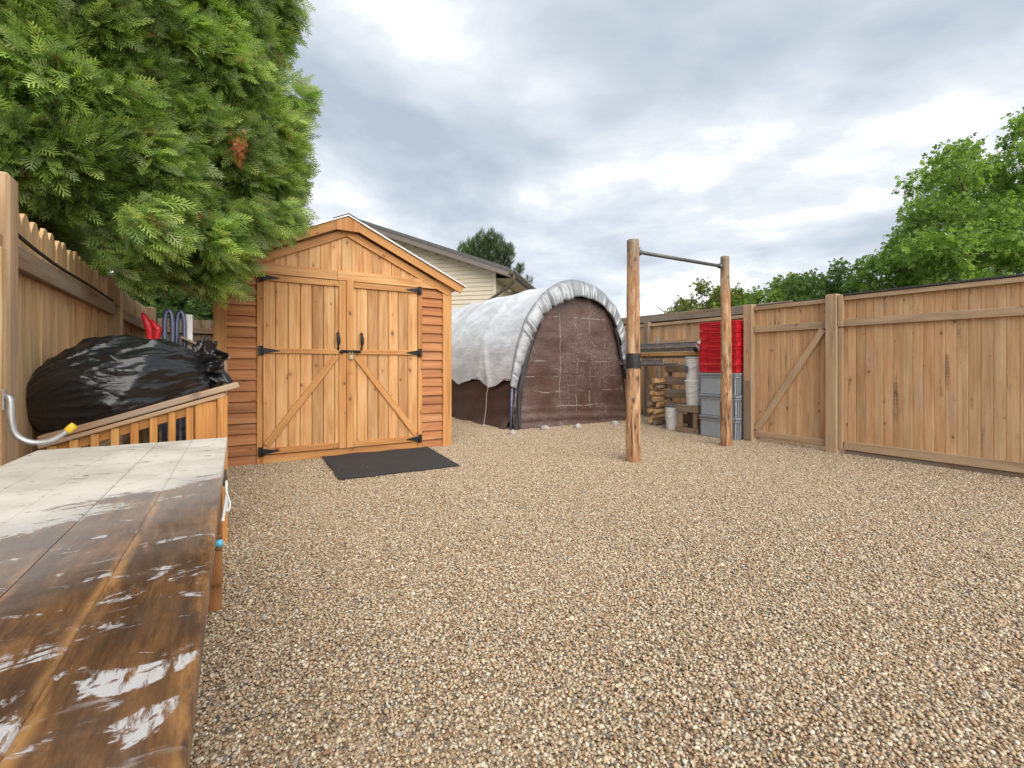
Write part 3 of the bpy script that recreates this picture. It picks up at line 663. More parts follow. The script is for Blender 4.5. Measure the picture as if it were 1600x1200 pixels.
# hood: gathered band between the front hoop and the front panel
inner = [(4.155, 0.66), (4.19, 0.80), (4.27, 1.10), (4.39, 1.42), (4.53, 1.71), (4.72, 1.95), (4.93, 2.10), (5.2, 2.215), (5.45, 2.265), (5.65, 2.25), (5.88, 2.20), (6.10, 2.07), (6.27, 1.90), (6.42, 1.55), (6.52, 1.15), (6.60, 0.85), (6.64, 0.66)]
ip = curve_pts([Vector((x, 0, z)) for x, z in inner], 6); il = [0.0]
for i in range(1, len(ip)): il.append(il[-1] + (ip[i] - ip[i - 1]).length)
def inner_at(s):
    s = max(0, min(1, s)) * il[-1]
    for i in range(1, len(ip)):
        if s <= il[i]: f = (s - il[i - 1]) / (il[i] - il[i - 1]); return ip[i - 1].lerp(ip[i], f)
    return ip[-1].copy()
vs, fs = [], []; NH, NR = 520, 10
for i in range(NH + 1):
    a = i / NH; po = arch_at(s_lo + (s_hi - s_lo) * a); pi_ = inner_at(a)
    top = math.sin(math.pi * a) ** 0.6
    ph = a * 66 + 6.0 * noise.noise((a * 9, 0, 0)) + 2.2 * noise.noise((a * 30, 2, 0))
    rf_ = (1 - 2 * abs(math.sin(ph * 0.5)) ** 0.7 + 0.45 * math.sin(ph * 2.3 + 1)) * (0.45 + 0.55 * abs(noise.noise((a * 12, 5, 0)))) * max(0, top - 0.18)
    c_ = Vector((ACX, 0, 1.1)); n_ = (po - c_).normalized()
    for r in range(NR + 1):
        q = r / NR; p = po.lerp(pi_, q)
        bul = math.sin(math.pi * min(1, q * 1.15)) * 0.05
        amp = 0.085 * q ** 0.6 * rf_
        y_ = TY - 0.10 * math.sin(q * math.pi * 0.62) * (0.4 + 0.6 * top) + amp
        o_ = (0.047 * (1 - q) + bul * (1 - q)) + 0.5 * amp * q
        vs.append((p.x + n_.x * o_, y_, p.z + n_.z * o_))
for i in range(NH):
    for r in range(NR): k = i * (NR + 1) + r; fs.append((k, k + NR + 1, k + NR + 2, k + 1))
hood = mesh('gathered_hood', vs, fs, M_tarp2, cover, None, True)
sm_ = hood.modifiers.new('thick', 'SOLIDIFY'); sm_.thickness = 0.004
# front panel with slack wrinkles, grid filled inside the inner outline carried down to the ground
pb = [(4.10, -0.005), (4.12, 0.35)] + [(p.x - 0.0, p.z) for p in ip] + [(6.65, 0.35), (6.65, -0.005)]
def half(z, left):
    pts = pb if left else pb[::-1]; best = None
    for i in range(len(pts) - 1):
        (x0, z0), (x1, z1) = pts[i], pts[i + 1]
        if z0 <= z <= z1 and z1 > z0: return x0 + (x1 - x0) * (z - z0) / (z1 - z0)
        if z1 < z0: break
    return pts[i][0]
ztop = max(p[1] for p in pb) + 0.03
vs, fs = [], []; NZ, NXX = 110, 90
for j in range(NZ + 1):
    z = -0.005 + (ztop - 0.035) * (1 - (1 - j / NZ) ** 1.25)
    xl, xr = half(z, True) - 0.02, half(z, False) + 0.02
    for i in range(NXX + 1):
        a = i / NXX; x = xl + (xr - xl) * a
        sag = -0.05 * math.sin(math.pi * a) * math.sin(math.pi * min(1, z / 2.2)) + 0.02 * noise.noise((x * 1.6, z * 2.2, 2)) + 0.012 * noise.noise((x * 3, z * 7 + x * 1.2, 4))
        if z < 0.45: sag += -0.03 * (1 - z / 0.45) * (1 + 1.2 * math.sin(z * 42 + 1.5 * x + 2 * noise.noise((x * 1.7, z, 0))) * 0.5) - 0.06 * (1 - z / 0.45) ** 2
        vs.append((x, TY + 0.015 + sag, z))
for j in range(NZ):
    for i in range(NXX): k = j * (NXX + 1) + i; fs.append((k, k + 1, k + NXX + 2, k + NXX + 1))
panel = mesh('front_panel', vs, fs, M_brownf, tent, None, True)
for left in (True, False):
    vs, fs = [], []
    for j in range(41):
        z = 0.0 + 1.75 * j / 40; x = half(z, left); wdt = 0.10 if left else 0.07; sgn = 1 if left else -1
        for q in range(5):
            xx = x + sgn * (wdt * q / 4 - 0.015); vs.append((xx, TY - 0.075 - 0.02 * math.sin(q * 1.5 + z * 3) - (0.05 * (1 - z / 0.45) if z < 0.45 else 0), z))
    for j in range(40):
        for q in range(4): k = j * 5 + q; fs.append((k, k + 1, k + 6, k + 5))
    mesh('webbing_strip', vs, fs, M_strip, panel, None, True)
# skirts along both sides
for sd in (0, 1):
    vs, fs = [], []
    for j in range(101):
        yy = TL * j / 100
        for i in range(21):
            s = 0.137 * i / 20; p = arch_at(s if sd == 0 else 1 - s); z = p.z
            out_ = 0.015 * noise.noise((yy * 2, z * 2, sd)) + 0.014 * math.sin(z * 22 + yy * 2.5 + 3 * noise.noise((yy * 1.3, z, 1))) * (0.3 + abs(noise.noise((yy * 1.5, z * 2, 8))))
            fl = max(0, 1 - z / 0.3); out_ -= 0.03 * min(1, max(0, (z - 0.3) / 0.25)); out_ += 0.07 * fl * fl * (1.2 + math.sin(yy * 7.5 + 1.0) * 0.6 + math.sin(yy * 17) * 0.25) - 0.012
            vs.append((p.x - out_ * (1 if sd == 0 else -1), TY + 0.01 + yy, z - 0.01))
    for j in range(100):
        for i in range(20): k = j * 21 + i; fs.append((k, k + 21, k + 22, k + 1) if sd == 0 else (k, k + 1, k + 22, k + 21))
    mesh('side_skirt', vs, fs, M_brown, tent, None, True)
bkv = [(p.x, TY + TL, p.z) for p in ap]; mesh('back_panel', bkv, [tuple(range(len(bkv)))], M_brown, tent)
tube('frame_pole', [(4.045, TY - 0.03, -0.01), (4.055, TY - 0.03, 0.35), (4.075, TY - 0.025, 0.68)], 0.021, M_bluep, tent, 10)
tube('frame_pole', [(6.69, TY - 0.02, -0.01), (6.68, TY - 0.02, 0.68)], 0.021, M_bluep, tent, 10)
for yy in (0.0, 1.225, 2.45, 3.675, 4.85):
    tube('hoop', [Vector((p.x, TY + yy + 0.03, p.z)) + (Vector((ACX, 0, 1.1)) - Vector((p.x, 0, p.z))).normalized() * 0.11 for p in ap[::3]], 0.02, M_galv, tent, 6)
tube('guy_rope', curve_pts([(4.06, TY + 0.735, 0.70), (4.00, TY + 0.70, 0.55), (3.93, TY + 0.60, 0.30), (3.84, TY + 0.52, 0.02)], 5), 0.007, M_rope, tent, 6)
tube('tent_peg', [(3.835, TY + 0.52, -0.03), (3.845, TY + 0.515, 0.05)], 0.013, M_galv, tent, 6)
# stones that weigh down the front panel
def stone(u, v, wd, ht, lab, seed):
    p = G(u, v); bm = bmesh.new(); bmesh.ops.create_icosphere(bm, subdivisions=3, radius=1)
    for q in bm.verts:
        k = 1 + 0.22 * noise.noise(q.co * 1.3 + Vector((seed, 0, 0))); q.co = Vector((q.co.x * wd * k, q.co.y * wd * 0.7 * k, max(-0.3, q.co.z) * ht * k))
    o = bm_obj('stone', bm, M_stone, None, Matrix.Translation((p.x, p.y, ht * 0.28)) @ Matrix.Rotation(seed, 4, 'Z'), True); tag(o, lab, 'stone', 'stones along the shelter front')
stone(801, 678, 0.075, 0.045, 'leftmost grey stone, at foot of the blue-grey shelter pole', 1.0)
stone(851.5, 671.5, 0.082, 0.06, 'large rounded pale stone, second from the shelter pole', 2.2)
stone(903, 669, 0.078, 0.062, 'darker grey stone, third from the shelter pole', 3.7)
stone(960, 663.5, 0.075, 0.055, 'rightmost pale stone, nearest the tall left bar post', 5.1)

# ------------------------------------------------------------------ pull-up bar
mlog, t, bs, K = new_mat('peeled_log')
tcn = t.nodes.new('ShaderNodeTexCoord'); v = tcn.outputs['Object']
st_ = noise_n(t, mapping(t, v, (20, 20, 2.2)), 1.0, 7, 0.68, 1.2); big = noise_n(t, mapping(t, v, (4, 4, 1.1)), 1.0, 4, 0.6, 0.5)
rp = ramp(t, [(0.36, (0.075, 0.036, 0.02)), (0.45, (0.30, 0.15, 0.07)), (0.54, (0.50, 0.29, 0.15)), (0.66, (0.62, 0.46, 0.30))]); K(st_, rp.inputs[0])
col = mixc(t, rangen(t, big, 0.45, 0.7), rp.outputs[0], (0.40, 0.185, 0.08))
sz = t.nodes.new('ShaderNodeSeparateXYZ'); K(v, sz.inputs[0])
col = mixc(t, math_n(t, 'MULTIPLY', rangen(t, math_n(t, 'ADD', sz.outputs[2], math_n(t, 'MULTIPLY', big, 0.6)), 2.2, 2.75), 0.75), col, (0.20, 0.165, 0.135))
vo = N(t, 'ShaderNodeTexVoronoi', i_Scale=1.0); K(mapping(t, v, (9, 9, 4)), vo.inputs['Vector'])
col = mixc(t, rangen(t, vo.outputs['Distance'], 0.08, 0.17, 0.8, 0.0), col, (0.07, 0.035, 0.02))
K(col, bs.inputs['Base Color']); bs.inputs['Roughness'].default_value = 0.75; bump(t, bs, st_, 0.6, 0.012)
pull = thing('pull_up_bar', (4.75, 3.75, 0), 'two rough log posts joined by a dark metal pull-up bar', 'pull-up bar')
def log(p, r0, r1, h, seed, lean):
    vs, fs = [], []; nz, ns = 60, 28
    for j in range(nz + 1):
        z = -0.05 + (h + 0.05) * j / nz; f = j / nz
        cx_, cy_ = lean[0] * f + 0.012 * noise.noise((seed, z * 0.9, 0)), lean[1] * f + 0.012 * noise.noise((seed, z * 0.9, 9))
        for k in range(ns):
            a = 2 * math.pi * k / ns; r = r0 + (r1 - r0) * f
            r *= 1 + 0.07 * noise.noise((math.cos(a) * 1.4 + seed, math.sin(a) * 1.4, z * 1.6)) + 0.035 * noise.noise((math.cos(a) * 4, math.sin(a) * 4 + seed, z * 3.5))
            ck = (a - (4.45 + 0.25 * noise.noise((seed, z * 1.1, 4)))); r -= 0.02 * math.exp(-(ck / 0.09) ** 2) * (0.5 + 0.5 * math.sin(z * 2 + seed))   # drying crack
            kz = 0.55 + 0.43 * seed; zz = ((z - seed * 0.3) % 0.55) - 0.27; r += 0.012 * math.exp(-(zz / 0.05) ** 2) * max(0, math.cos(a - 4.2 - seed * math.floor((z - seed * .3) / 0.55))) ** 6   # knots
            vs.append((cx_ + r * math.cos(a), cy_ + r * math.sin(a), z))
    for j in range(nz):
        for k in range(ns): k2 = (k + 1) % ns; fs.append((j * ns + k, j * ns + k2, (j + 1) * ns + k2, (j + 1) * ns + k))
    fs.append(tuple(range(nz * ns, nz * ns + ns)))
    return mesh('log_post', vs, fs, mlog, pull, Matrix.Translation(p), True)
PA, PB = G(990, 721), G(1134.5, 697)
la = log(PA, 0.082, 0.064, 2.42, 1.0, (-0.01, 0)); lb = log(PB, 0.074, 0.054, 2.465, 2.6, (-0.02, 0))
b0, b1 = PY(998, 394, PA.y), PY(1127, 416, PB.y)
b0.x -= 0.02
tube('bar', [b0, b1 + Vector((0.03, 0, 0))], 0.021, M_pipe, pull, 12)
for q, s in ((b0, 1), (b1, -1)):
    tube('flange', [q + Vector((s * 0.0, 0, 0)), q + Vector((s * 0.045, 0, -0.001))], 0.033, M_pipe, pull, 12)
    for dz in (-0.042, 0.04): tube('bolt', [q + Vector((s * -0.004, -0.02, dz)), q + Vector((s * 0.016, -0.02, dz))], 0.009, M_pipe, pull, 6)
vs = []
tube('black_tape', [(PA.x - 0.004, PA.y, 1.02), (PA.x - 0.004, PA.y, 1.09), (PA.x - 0.004, PA.y, 1.18)], [0.082, 0.0835, 0.082], M_tape, pull, 24, False)

# ------------------------------------------------------------------ crates and tubs
def tub(z, h, m, md, kind, lab, grp, j):
    X0, X1, Y0, Y1 = 6.12, 6.52, 3.965, 4.565
    dx, dy = j
    t_ = thing('storage_tub' if kind else 'stacking_crate', ((X0 + X1) / 2 + dx, (Y0 + Y1) / 2 + dy, z), lab, 'tub' if kind else 'crate', grp)
    cx_, cy_ = (X0 + X1) / 2 + dx, (Y0 + Y1) / 2 + dy; hx, hy = 0.2, 0.3
    # tapered shell with a floor and open top
    bm = bmesh.new(); lev = [(0.0, 0.955), (h * 0.9, 0.975)]
    def ring(z_, k, off=0.0):
        pts = []
        for sx, sy in ((1, 1), (-1, 1), (-1, -1), (1, -1)):
            for a in ((0, 1, 2)):
                q = math.pi / 4 * a + {(1, 1): 0, (-1, 1): math.pi / 2, (-1, -1): math.pi, (1, -1): 1.5 * math.pi}[(sx, sy)]
                pts.append(bm.verts.new((cx_ + sx * (hx * k - 0.02 - off) + 0.02 * math.cos(q), cy_ + sy * (hy * k - 0.02 - off) + 0.02 * math.sin(q), z + z_)))
        return pts
    rs = [ring(0.004, 0.95), ring(h * 0.86, 0.97), ring(h * 0.862, 1.0), ring(h - 0.002, 1.0), ring(h - 0.002, 1.0, 0.014), ring(0.016, 0.95, 0.01)]
    for a, b in zip(rs, rs[1:]):
        for i in range(12): bm.faces.new((a[i], a[(i + 1) % 12], b[(i + 1) % 12], b[i]))
    bm.faces.new(rs[0][::-1]); bm.faces.new(rs[-1])
    sh = bm_obj('shell', bm, m, t_)
    zz = z
    rims = (h * 0.80, h * 0.885, h * 0.965) if kind else (h * 0.72, h * 0.93)
    for q, k in enumerate(rims):
        th = 0.007 if kind else 0.006
        for sx in (-1, 1):
            board('rim', (cx_ + sx * (hx - 0.001), cy_ - hy - .002, zz + k), (cx_ + sx * (hx - 0.001), cy_ + hy + .002, zz + k), th, 0.018, md if kind and q == 1 else m, t_, (sx, 0, 0), 0.001)
        for sy in (-1, 1):
            board('rim', (cx_ - hx + .009, cy_ + sy * (hy - 0.001), zz + k), (cx_ + hx - .009, cy_ + sy * (hy - 0.001), zz + k), th, 0.018, md if kind and q == 1 else m, t_, (0, sy, 0), 0.001)
    # corner ribs, on the side towards the yard and on the end
    for yy in (-0.275, 0.275) if kind else (-0.28, -0.14, 0.14, 0.28):
        board('rib', (cx_ - hx + 0.006, cy_ + yy, zz + 0.012), (cx_ - hx + 0.001, cy_ + yy, zz + h * (0.78 if kind else 0.70)), 0.006 if kind else 0.008, 0.012, md, t_, (-1, 0, 0), 0.001)
    if kind:
        for k in range(9): board('rib_slot', (cx_ - hx + 0.0, cy_ - 0.262, zz + 0.03 + k * 0.022), (cx_ - hx + 0.0, cy_ - 0.262, zz + 0.042 + k * 0.022), 0.01, 0.016, M_greyd, t_, (-1, 0, 0), 0.001)
        for xx in (-0.17, 0.17, -.12, .12): board('rib', (cx_ + xx, cy_ - hy + 0.006, zz + 0.012), (cx_ + xx, cy_ - hy + 0.002, zz + h * 0.78), 0.006, 0.012, md, t_, (0, -1, 0), 0.001)
    else:
        board('handle_slot', (cx_ - hx + 0.0035, cy_ - 0.09, zz + h * 0.46), (cx_ - hx + 0.0035, cy_ + 0.09, zz + h * 0.46), 0.032, 0.012, md, t_, (-1, 0, 0), 0.004)
        board('handle_lip', (cx_ - hx - 0.002, cy_ - 0.095, zz + h * 0.66), (cx_ - hx - 0.002, cy_ + 0.095, zz + h * 0.66), 0.008, 0.02, m, t_, (-1, 0, 0), 0.002)
        for xx in (-0.19, -0.06, 0.06, 0.19): board('rib', (cx_ + xx, cy_ - hy + 0.006, zz + 0.012), (cx_ + xx, cy_ - hy + 0.001, zz + h * 0.70), 0.008, 0.012, md, t_, (0, -1, 0), 0.001)
names = ['bottom', 'middle', 'top']
for i in range(3):
    tub(0.008 + i * 0.312, 0.310, M_greyp, M_greyd, True, ('grey plastic tub standing on the gravel, lowest of the crate stack', 'grey plastic tub between two other grey tubs in the stack', 'grey plastic tub directly beneath the red crates')[i], 'grey tubs in the stack', (random.uniform(-.004, .004), random.uniform(-.004, .004)))
rl = ['lowest red crate, resting on the grey tubs', 'second red crate up from the grey tubs', 'third red crate up from the grey tubs', 'third red crate down from the stack top', 'second red crate down from the stack top', 'topmost red plastic crate of the stack']
for i in range(6): tub(0.946 + i * 0.123, 0.1215, M_redp, M_redd, False, rl[i], 'red crates on the grey tubs', (random.uniform(-.006, .006), random.uniform(-.006, .006)))

# ------------------------------------------------------------------ buckets, stool, pallet, firewood, lumber rack
def bucket(p, z, r, h, lid, lab, grp='white plastic buckets'):
    t_ = thing('bucket', (p[0], p[1], z), lab, 'bucket', grp)
    def lathe(name, prof, mat, parent, sg=28):
        vs = [(p[0] + q * math.cos(2 * math.pi * k / sg), p[1] + q * math.sin(2 * math.pi * k / sg), z + zz) for q, zz in prof for k in range(sg)]
        n = len(prof); fs = [(i * sg + k, i * sg + (k + 1) % sg, (i + 1) * sg + (k + 1) % sg, (i + 1) * sg + k) for i in range(n - 1) for k in range(sg)]
        fs += [tuple(range(sg))[::-1], tuple(range((n - 1) * sg, n * sg))]; o = mesh(name, vs, fs, mat, parent, None, True)
        es = o.modifiers.new('e', 'EDGE_SPLIT'); es.split_angle = R(35); return o
    b = lathe('body', [(r * 0.86, 0), (r * 0.87, 0.005), (r * 0.97, h * 0.76), (r * 1.03, h * 0.765), (r * 1.03, h * 0.78), (r * 0.985, h * 0.785), (r * 0.99, h * 0.85), (r * 1.05, h * 0.855), (r * 1.05, h * 0.87), (r, h * 0.875), (r, h * 0.93)], M_white, t_)
    lathe('lid', [(r * 1.06, h * 0.925), (r * 1.08, h * 0.93), (r * 1.08, h * 0.985), (r * 1.0, h), (r * 0.2, h)], lid, t_)
    hp_ = [(p[0] + r * 1.0 * math.cos(a) * 0.72 - 0.7 * r * 0.0, p[1] + r * 1.0 * math.sin(a), z + h * 0.76 - abs(math.cos(a - math.pi)) ** 1 * h * 0.28) for a in [math.pi / 2 + math.pi * k / 12 for k in range(13)]]
    hp_ = [(p[0] - math.sqrt(max(0, (1.03 * r) ** 2 - (y_ - p[1]) ** 2)) - 0.004, y_, z_) for _, y_, z_ in hp_]
    tube('wire_handle', hp_, 0.0035, M_galv, t_, 6)
    return t_
M_lidg = plain('pale_green_lid', (0.48, 0.56, 0.48), 0.45)
bucket((6.33, 5.20), 0.003, 0.135, 0.40, M_greyd, 'white bucket with dark lid standing on the gravel beside the wooden stand')
st = thing('wooden_stand', (6.33, 4.80, 0), 'low weathered wooden stand under the two stacked white buckets', 'stand')
for y_ in (4.64, 4.96):
    for x_ in (6.17, 6.47): board('leg', (x_, y_ + (0.02 if y_ < 4.8 else -0.02), 0.09), (x_, y_ + (0.02 if y_ < 4.8 else -0.02), 0.33), 0.07, 0.04, M_old, st, (-1, 0, 0))
for x_ in (6.16, 6.48):
    board('foot_rail', (x_, 4.60, 0.045), (x_, 5.01, 0.045), 0.085, 0.045, M_old, st, (-1, 0, 0)); board('top_rail', (x_, 4.60, 0.372), (x_, 5.01, 0.372), 0.082, 0.045, M_old, st, (-1, 0, 0))
for k in range(4): board('top_board', (6.135, 4.655 + k * 0.1, 0.424), (6.505, 4.655 + k * 0.1, 0.424), 0.094, 0.02, M_old, st, (0, 0, 1))
bucket((6.33, 4.80), 0.436, 0.138, 0.385, M_white, 'lower white bucket of two stacked on the wooden stand')
bucket((6.33, 4.80), 0.823, 0.136, 0.36, M_lidg, 'upper white bucket with pale green lid stacked on another bucket')
mesh('bucket_label', [(6.33 - 0.1375 * math.cos(a) - 0.0015, 4.82 + 0.1375 * math.sin(a), z) for z in (0.93, 1.04) for a in (-0.05, 0.1, 0.25, 0.4, 0.55)], [(i, i + 1, i + 6, i + 5) for i in range(4)], M_greyd, None, None, False)
lbl = bpy.data.objects['bucket_label']; lbl.parent = None
bb = [o for o in bpy.data.objects if o.name.startswith('bucket') and o.get('label', '').startswith('upper')][0]
lbl.parent = bb; lbl.matrix_parent_inverse = WM[bb].inverted(); lbl.name = 'dark_sticker'
pl = thing('pallet', (6.75, 5.35, 0), 'weathered wooden pallet standing on edge behind the white buckets', 'pallet')
for z in (0.15, 0.36, 0.57, 0.79, 1.0): board('slat', (6.62, 4.6, z), (6.62, 5.62, z), 0.135, 0.02, M_old, pl, (-1, 0, 0))
for y_ in (4.65, 5.15, 5.57): board('stringer', (6.68, y_, 0.0), (6.68, y_, 1.08), 0.04, 0.09, M_old, pl, (-1, 0, 0))
for z in (0.15, 0.57, 1.0): board('back_slat', (6.74, 4.6, z), (6.74, 5.62, z), 0.135, 0.02, M_old, pl, (-1, 0, 0))
# firewood: split pieces piled to the left of the pallet
zf = 0.0; k = 0
for row in range(8):
    hgt = 0.105
    for c_ in range(2):
        y_ = 5.72 + c_ * 0.105 - row * 0.008 + random.uniform(-.01, .01); x_ = 6.62 + random.uniform(-0.03, 0.03)
        r = random.uniform(0.046, 0.054); a0 = random.uniform(0, 6)
        pts = [(r * random.uniform(0.8, 1.05) * math.cos(a0 + q), r * random.uniform(0.8, 1.05) * math.sin(a0 + q)) for q in (0, 1.3, 2.5, 3.6, 5.0)]
        ln_ = random.uniform(0.32, 0.4); vs = [(a, b, z) for z in (-ln_ / 2, ln_ / 2) for a, b in pts]
        o = mesh('firewood_log', vs, [(4, 3, 2, 1, 0), (5, 6, 7, 8, 9)] + [(i, (i + 1) % 5, (i + 1) % 5 + 5, i + 5) for i in range(5)], M_firewood if random.random() < .75 else M_old, None, Matrix.Translation((x_, y_, 0.05 + row * hgt)) @ Euler((0, R(90) + random.uniform(-.12, .12), random.uniform(-.25, .25))).to_matrix().to_4x4())
        tag(o, 'split firewood log in the pile left of the standing pallet', 'log', 'split firewood logs piled by the pallet')
rk = thing('lumber_rack', (7.0, 5.5, 0), 'grey metal rack arms on the recessed fence, holding spare lumber', 'rack')
for y_ in (4.7, 6.45):
    board('upright', (7.40, y_, 0.2), (7.40, y_, 1.62), 0.045, 0.03, M_galv, rk, (-1, 0, 0))
    for z in (1.10, 1.28): board('arm', (7.385, y_, z), (6.62, y_, z + 0.02), 0.04, 0.03, M_galv, rk, (0, 0, 1))
board('end_plate', (6.60, 6.46, 1.12), (6.60, 6.46, 1.66), 0.05, 0.01, M_galv, rk, (-1, 0, 0))
mesh('corner_gusset', [(6.602 + a, y_, z) for a in (0, 0.006) for y_, z in ((6.43, 1.46), (6.43, 1.60), (6.27, 1.46))], [(0, 2, 1), (3, 4, 5), (0, 1, 4, 3), (1, 2, 5, 4), (2, 0, 3, 5)], M_white, rk)
rail_y = ((6.64, 1.405, 4.70, 6.44, M_galv, 'grey metal channel lying uppermost on the rack', 0.06), (6.70, 1.325, 4.65, 6.40, M_steel, 'dull grey steel channel under the uppermost channel on the rack', 0.055))
for x_, z, a, b, m, lab, hh in rail_y:
    o = thing('metal_channel', (x_, (a + b) / 2, z), lab, 'channel'); board('web', (x_, a, z), (x_, b, z), hh, 0.012, m, o, (-1, 0, 0))
    for s in (-1, 1): board('lip', (x_ - 0.012, a, z + s * (hh / 2 + .003)), (x_ - 0.012, b, z + s * (hh / 2 + .003)), 0.04, 0.006, m, o, (0, 0, 1))
for k, (x_, z, a, b, wd, th, m, lab) in enumerate(((6.66, 1.268, 4.72, 6.2, 0.14, 0.03, M_lfence, 'pale plank on the rack just below the metal channels'), (6.68, 1.232, 4.66, 6.36, 0.18, 0.035, M_bin, 'reddish plank on the rack under the pale plank'), (6.72, 1.193, 4.66, 6.3, 0.16, 0.035, M_old, 'weathered grey plank lowest of the planks on the rack'))):
    o = board('plank', (x_, a, z), (x_ + 0.02, b, z + 0.004), wd, th, m, None, (0, 0, 1)); tag(o, lab, 'plank')
for k, (z, a, b, m, lab) in enumerate(((1.105, 5.55, 6.9, M_galv, 'bright grey beam end sticking out beside the tall left log post'), (1.06, 5.3, 6.6, M_steel, 'dark grey bar below the bright beam on the rack'))):
    o = thing('metal_beam', (6.5, (a + b) / 2, z), lab, 'beam'); board('web', (6.50 + k * 0.06, a, z), (6.50 + k * 0.06, b, z + 0.005), 0.085 if k == 0 else 0.04, 0.012, m, o, (-1, 0, 0)); board('flange', (6.485 + k * 0.06, a, z + 0.05 - k * 0.022), (6.485 + k * 0.06, b, z + 0.055 - k * 0.022), 0.05, 0.006, m, o, (0, 0, 1))
sp_ = thing('line_spool', (6.56, 4.86, 1.37), 'round white and red spool on the rack beside the red crates', 'spool')
tube('drum', [(6.60, 4.86, 1.365), (6.555, 4.86, 1.365)], 0.088, M_white, sp_, 24); tube('core', [(6.556, 4.86, 1.365), (6.548, 4.86, 1.365)], 0.03, M_redp, sp_, 16)
for a in (0.5, 2.3, 4.2): board('red_mark', (6.551, 4.86 + 0.035 * math.cos(a), 1.365 + 0.035 * math.sin(a)), (6.551, 4.86 + 0.08 * math.cos(a), 1.365 + 0.08 * math.sin(a)), 0.03, 0.006, M_redp, sp_, (-1, 0, 0))
tube('dark_hub', [(6.59, 4.95, 1.31), (6.55, 4.95, 1.31)], 0.04, M_black, sp_, 12)
rb = thing('red_jug', (6.55, 4.9, 0.1), 'small red jug seen through the wooden stand', 'jug')
bm = bmesh.new(); bmesh.ops.create_cube(bm, size=1)
for v_ in bm.verts: v_.co = Vector((v_.co.x * 0.12, v_.co.y * 0.14, v_.co.z * 0.3)) * (1 if v_.co.z < 0 else 0.92) + Vector((6.57, 4.9, 0.155))
bmesh.ops.bevel(bm, geom=list(bm.edges), offset=0.02, segments=2, affect='EDGES'); bm_obj('body', bm, M_redp, rb, None, True); tube('cap', [(6.57, 4.9, 0.29), (6.57, 4.9, 0.32)], 0.02, M_white, rb, 10)

# ------------------------------------------------------------------ work table
m_top, t, bs, K = new_mat('worn_painted_table')
ge = t.nodes.new('ShaderNodeNewGeometry'); oi = t.nodes.new('ShaderNodeObjectInfo'); P = ge.outputs['Position']
sx = t.nodes.new('ShaderNodeSeparateXYZ'); K(P, sx.inputs[0])
ro = math_n(t, 'MULTIPLY', oi.outputs['Random'], 13.0)
va = t.nodes.new('ShaderNodeVectorMath'); va.operation = 'ADD'; K(P, va.inputs[0]); K(ro, va.inputs[1]); vr = va.outputs[0]
gr1 = noise_n(t, mapping(t, vr, (70, 7, 8)), 1.0, 7, 0.7, 0.8); gr2 = noise_n(t, mapping(t, vr, (11, 3.4, 5)), 1.0, 6, 0.65, 0.7)
wd_ = ramp(t, [(0.30, (0.028, 0.013, 0.007)), (0.46, (0.085, 0.038, 0.016)), (0.58, (0.20, 0.092, 0.033)), (0.72, (0.40, 0.205, 0.075))])
K(math_n(t, 'ADD', math_n(t, 'MULTIPLY', gr1, 0.4), math_n(t, 'MULTIPLY', gr2, 0.6)), wd_.inputs[0])
dirt = rangen(t, noise_n(t, mapping(t, P, (3, 5, 1)), 1.3, 6, 0.7, 0.8), 0.46, 0.68)
wood_c = mixc(t, math_n(t, 'MULTIPLY', dirt, 0.7), wd_.outputs[0], (0.06, 0.042, 0.032))
tco_ = t.nodes.new('ShaderNodeTexCoord'); so_ = t.nodes.new('ShaderNodeSeparateXYZ'); K(tco_.outputs['Object'], so_.inputs[0])
edge_ = math_n(t, 'MULTIPLY', rangen(t, math_n(t, 'ABSOLUTE', so_.outputs[0]), 0.046, 0.062), rangen(t, noise_n(t, mapping(t, vr, (20, 5, 3)), 1.0, 5, 0.7), 0.40, 0.62))
wood_c = mixc(t, math_n(t, 'MULTIPLY', edge_, 0.8), wood_c, (0.44, 0.225, 0.075))
hz_ = rangen(t, noise_n(t, mapping(t, P, (5, 2, 3)), 2.0, 6, 0.7, 0.3), 0.45, 0.75)
wood_c = mixc(t, math_n(t, 'MULTIPLY', hz_, 0.30), wood_c, (0.26, 0.20, 0.155))
pos = math_n(t, 'SUBTRACT', sx.outputs[1], math_n(t, 'MULTIPLY', sx.outputs[0], 1.15))
nb1 = noise_n(t, mapping(t, P, (2.4, 5, 1)), 1.2, 7, 0.66, 0.7)
pm = rangen(t, math_n(t, 'ADD', pos, math_n(t, 'MULTIPLY', math_n(t, 'SUBTRACT', nb1, 0.5), 1.15)), 1.38, 1.98)
pm = rangen(t, math_n(t, 'ADD', pm, math_n(t, 'MULTIPLY', math_n(t, 'SUBTRACT', noise_n(t, mapping(t, P, (16, 22, 3)), 1.2, 7, 0.75, 0.9), 0.5), 1.9)), 0.40, 0.62)
chip = rangen(t, noise_n(t, mapping(t, P, (14, 30, 3)), 1.2, 5, 0.7, 0.5), 0.60, 0.66, 1.0, 0.12)
scr = rangen(t, noise_n(t, mapping(t, vr, (5.0, 9, 3)), 1.0, 6, 0.66, 1.2), 0.575, 0.62)
brush = rangen(t, noise_n(t, mapping(t, P, (60, 12, 5), rot=(0, 0, 0.25)), 1.0, 5, 0.7), 0.40, 0.52)
scr = math_n(t, 'MULTIPLY', scr, brush)
film = math_n(t, 'MULTIPLY', rangen(t, math_n(t, 'ADD', pos, math_n(t, 'MULTIPLY', nb1, 0.5)), 1.25, 1.9), 0.35)
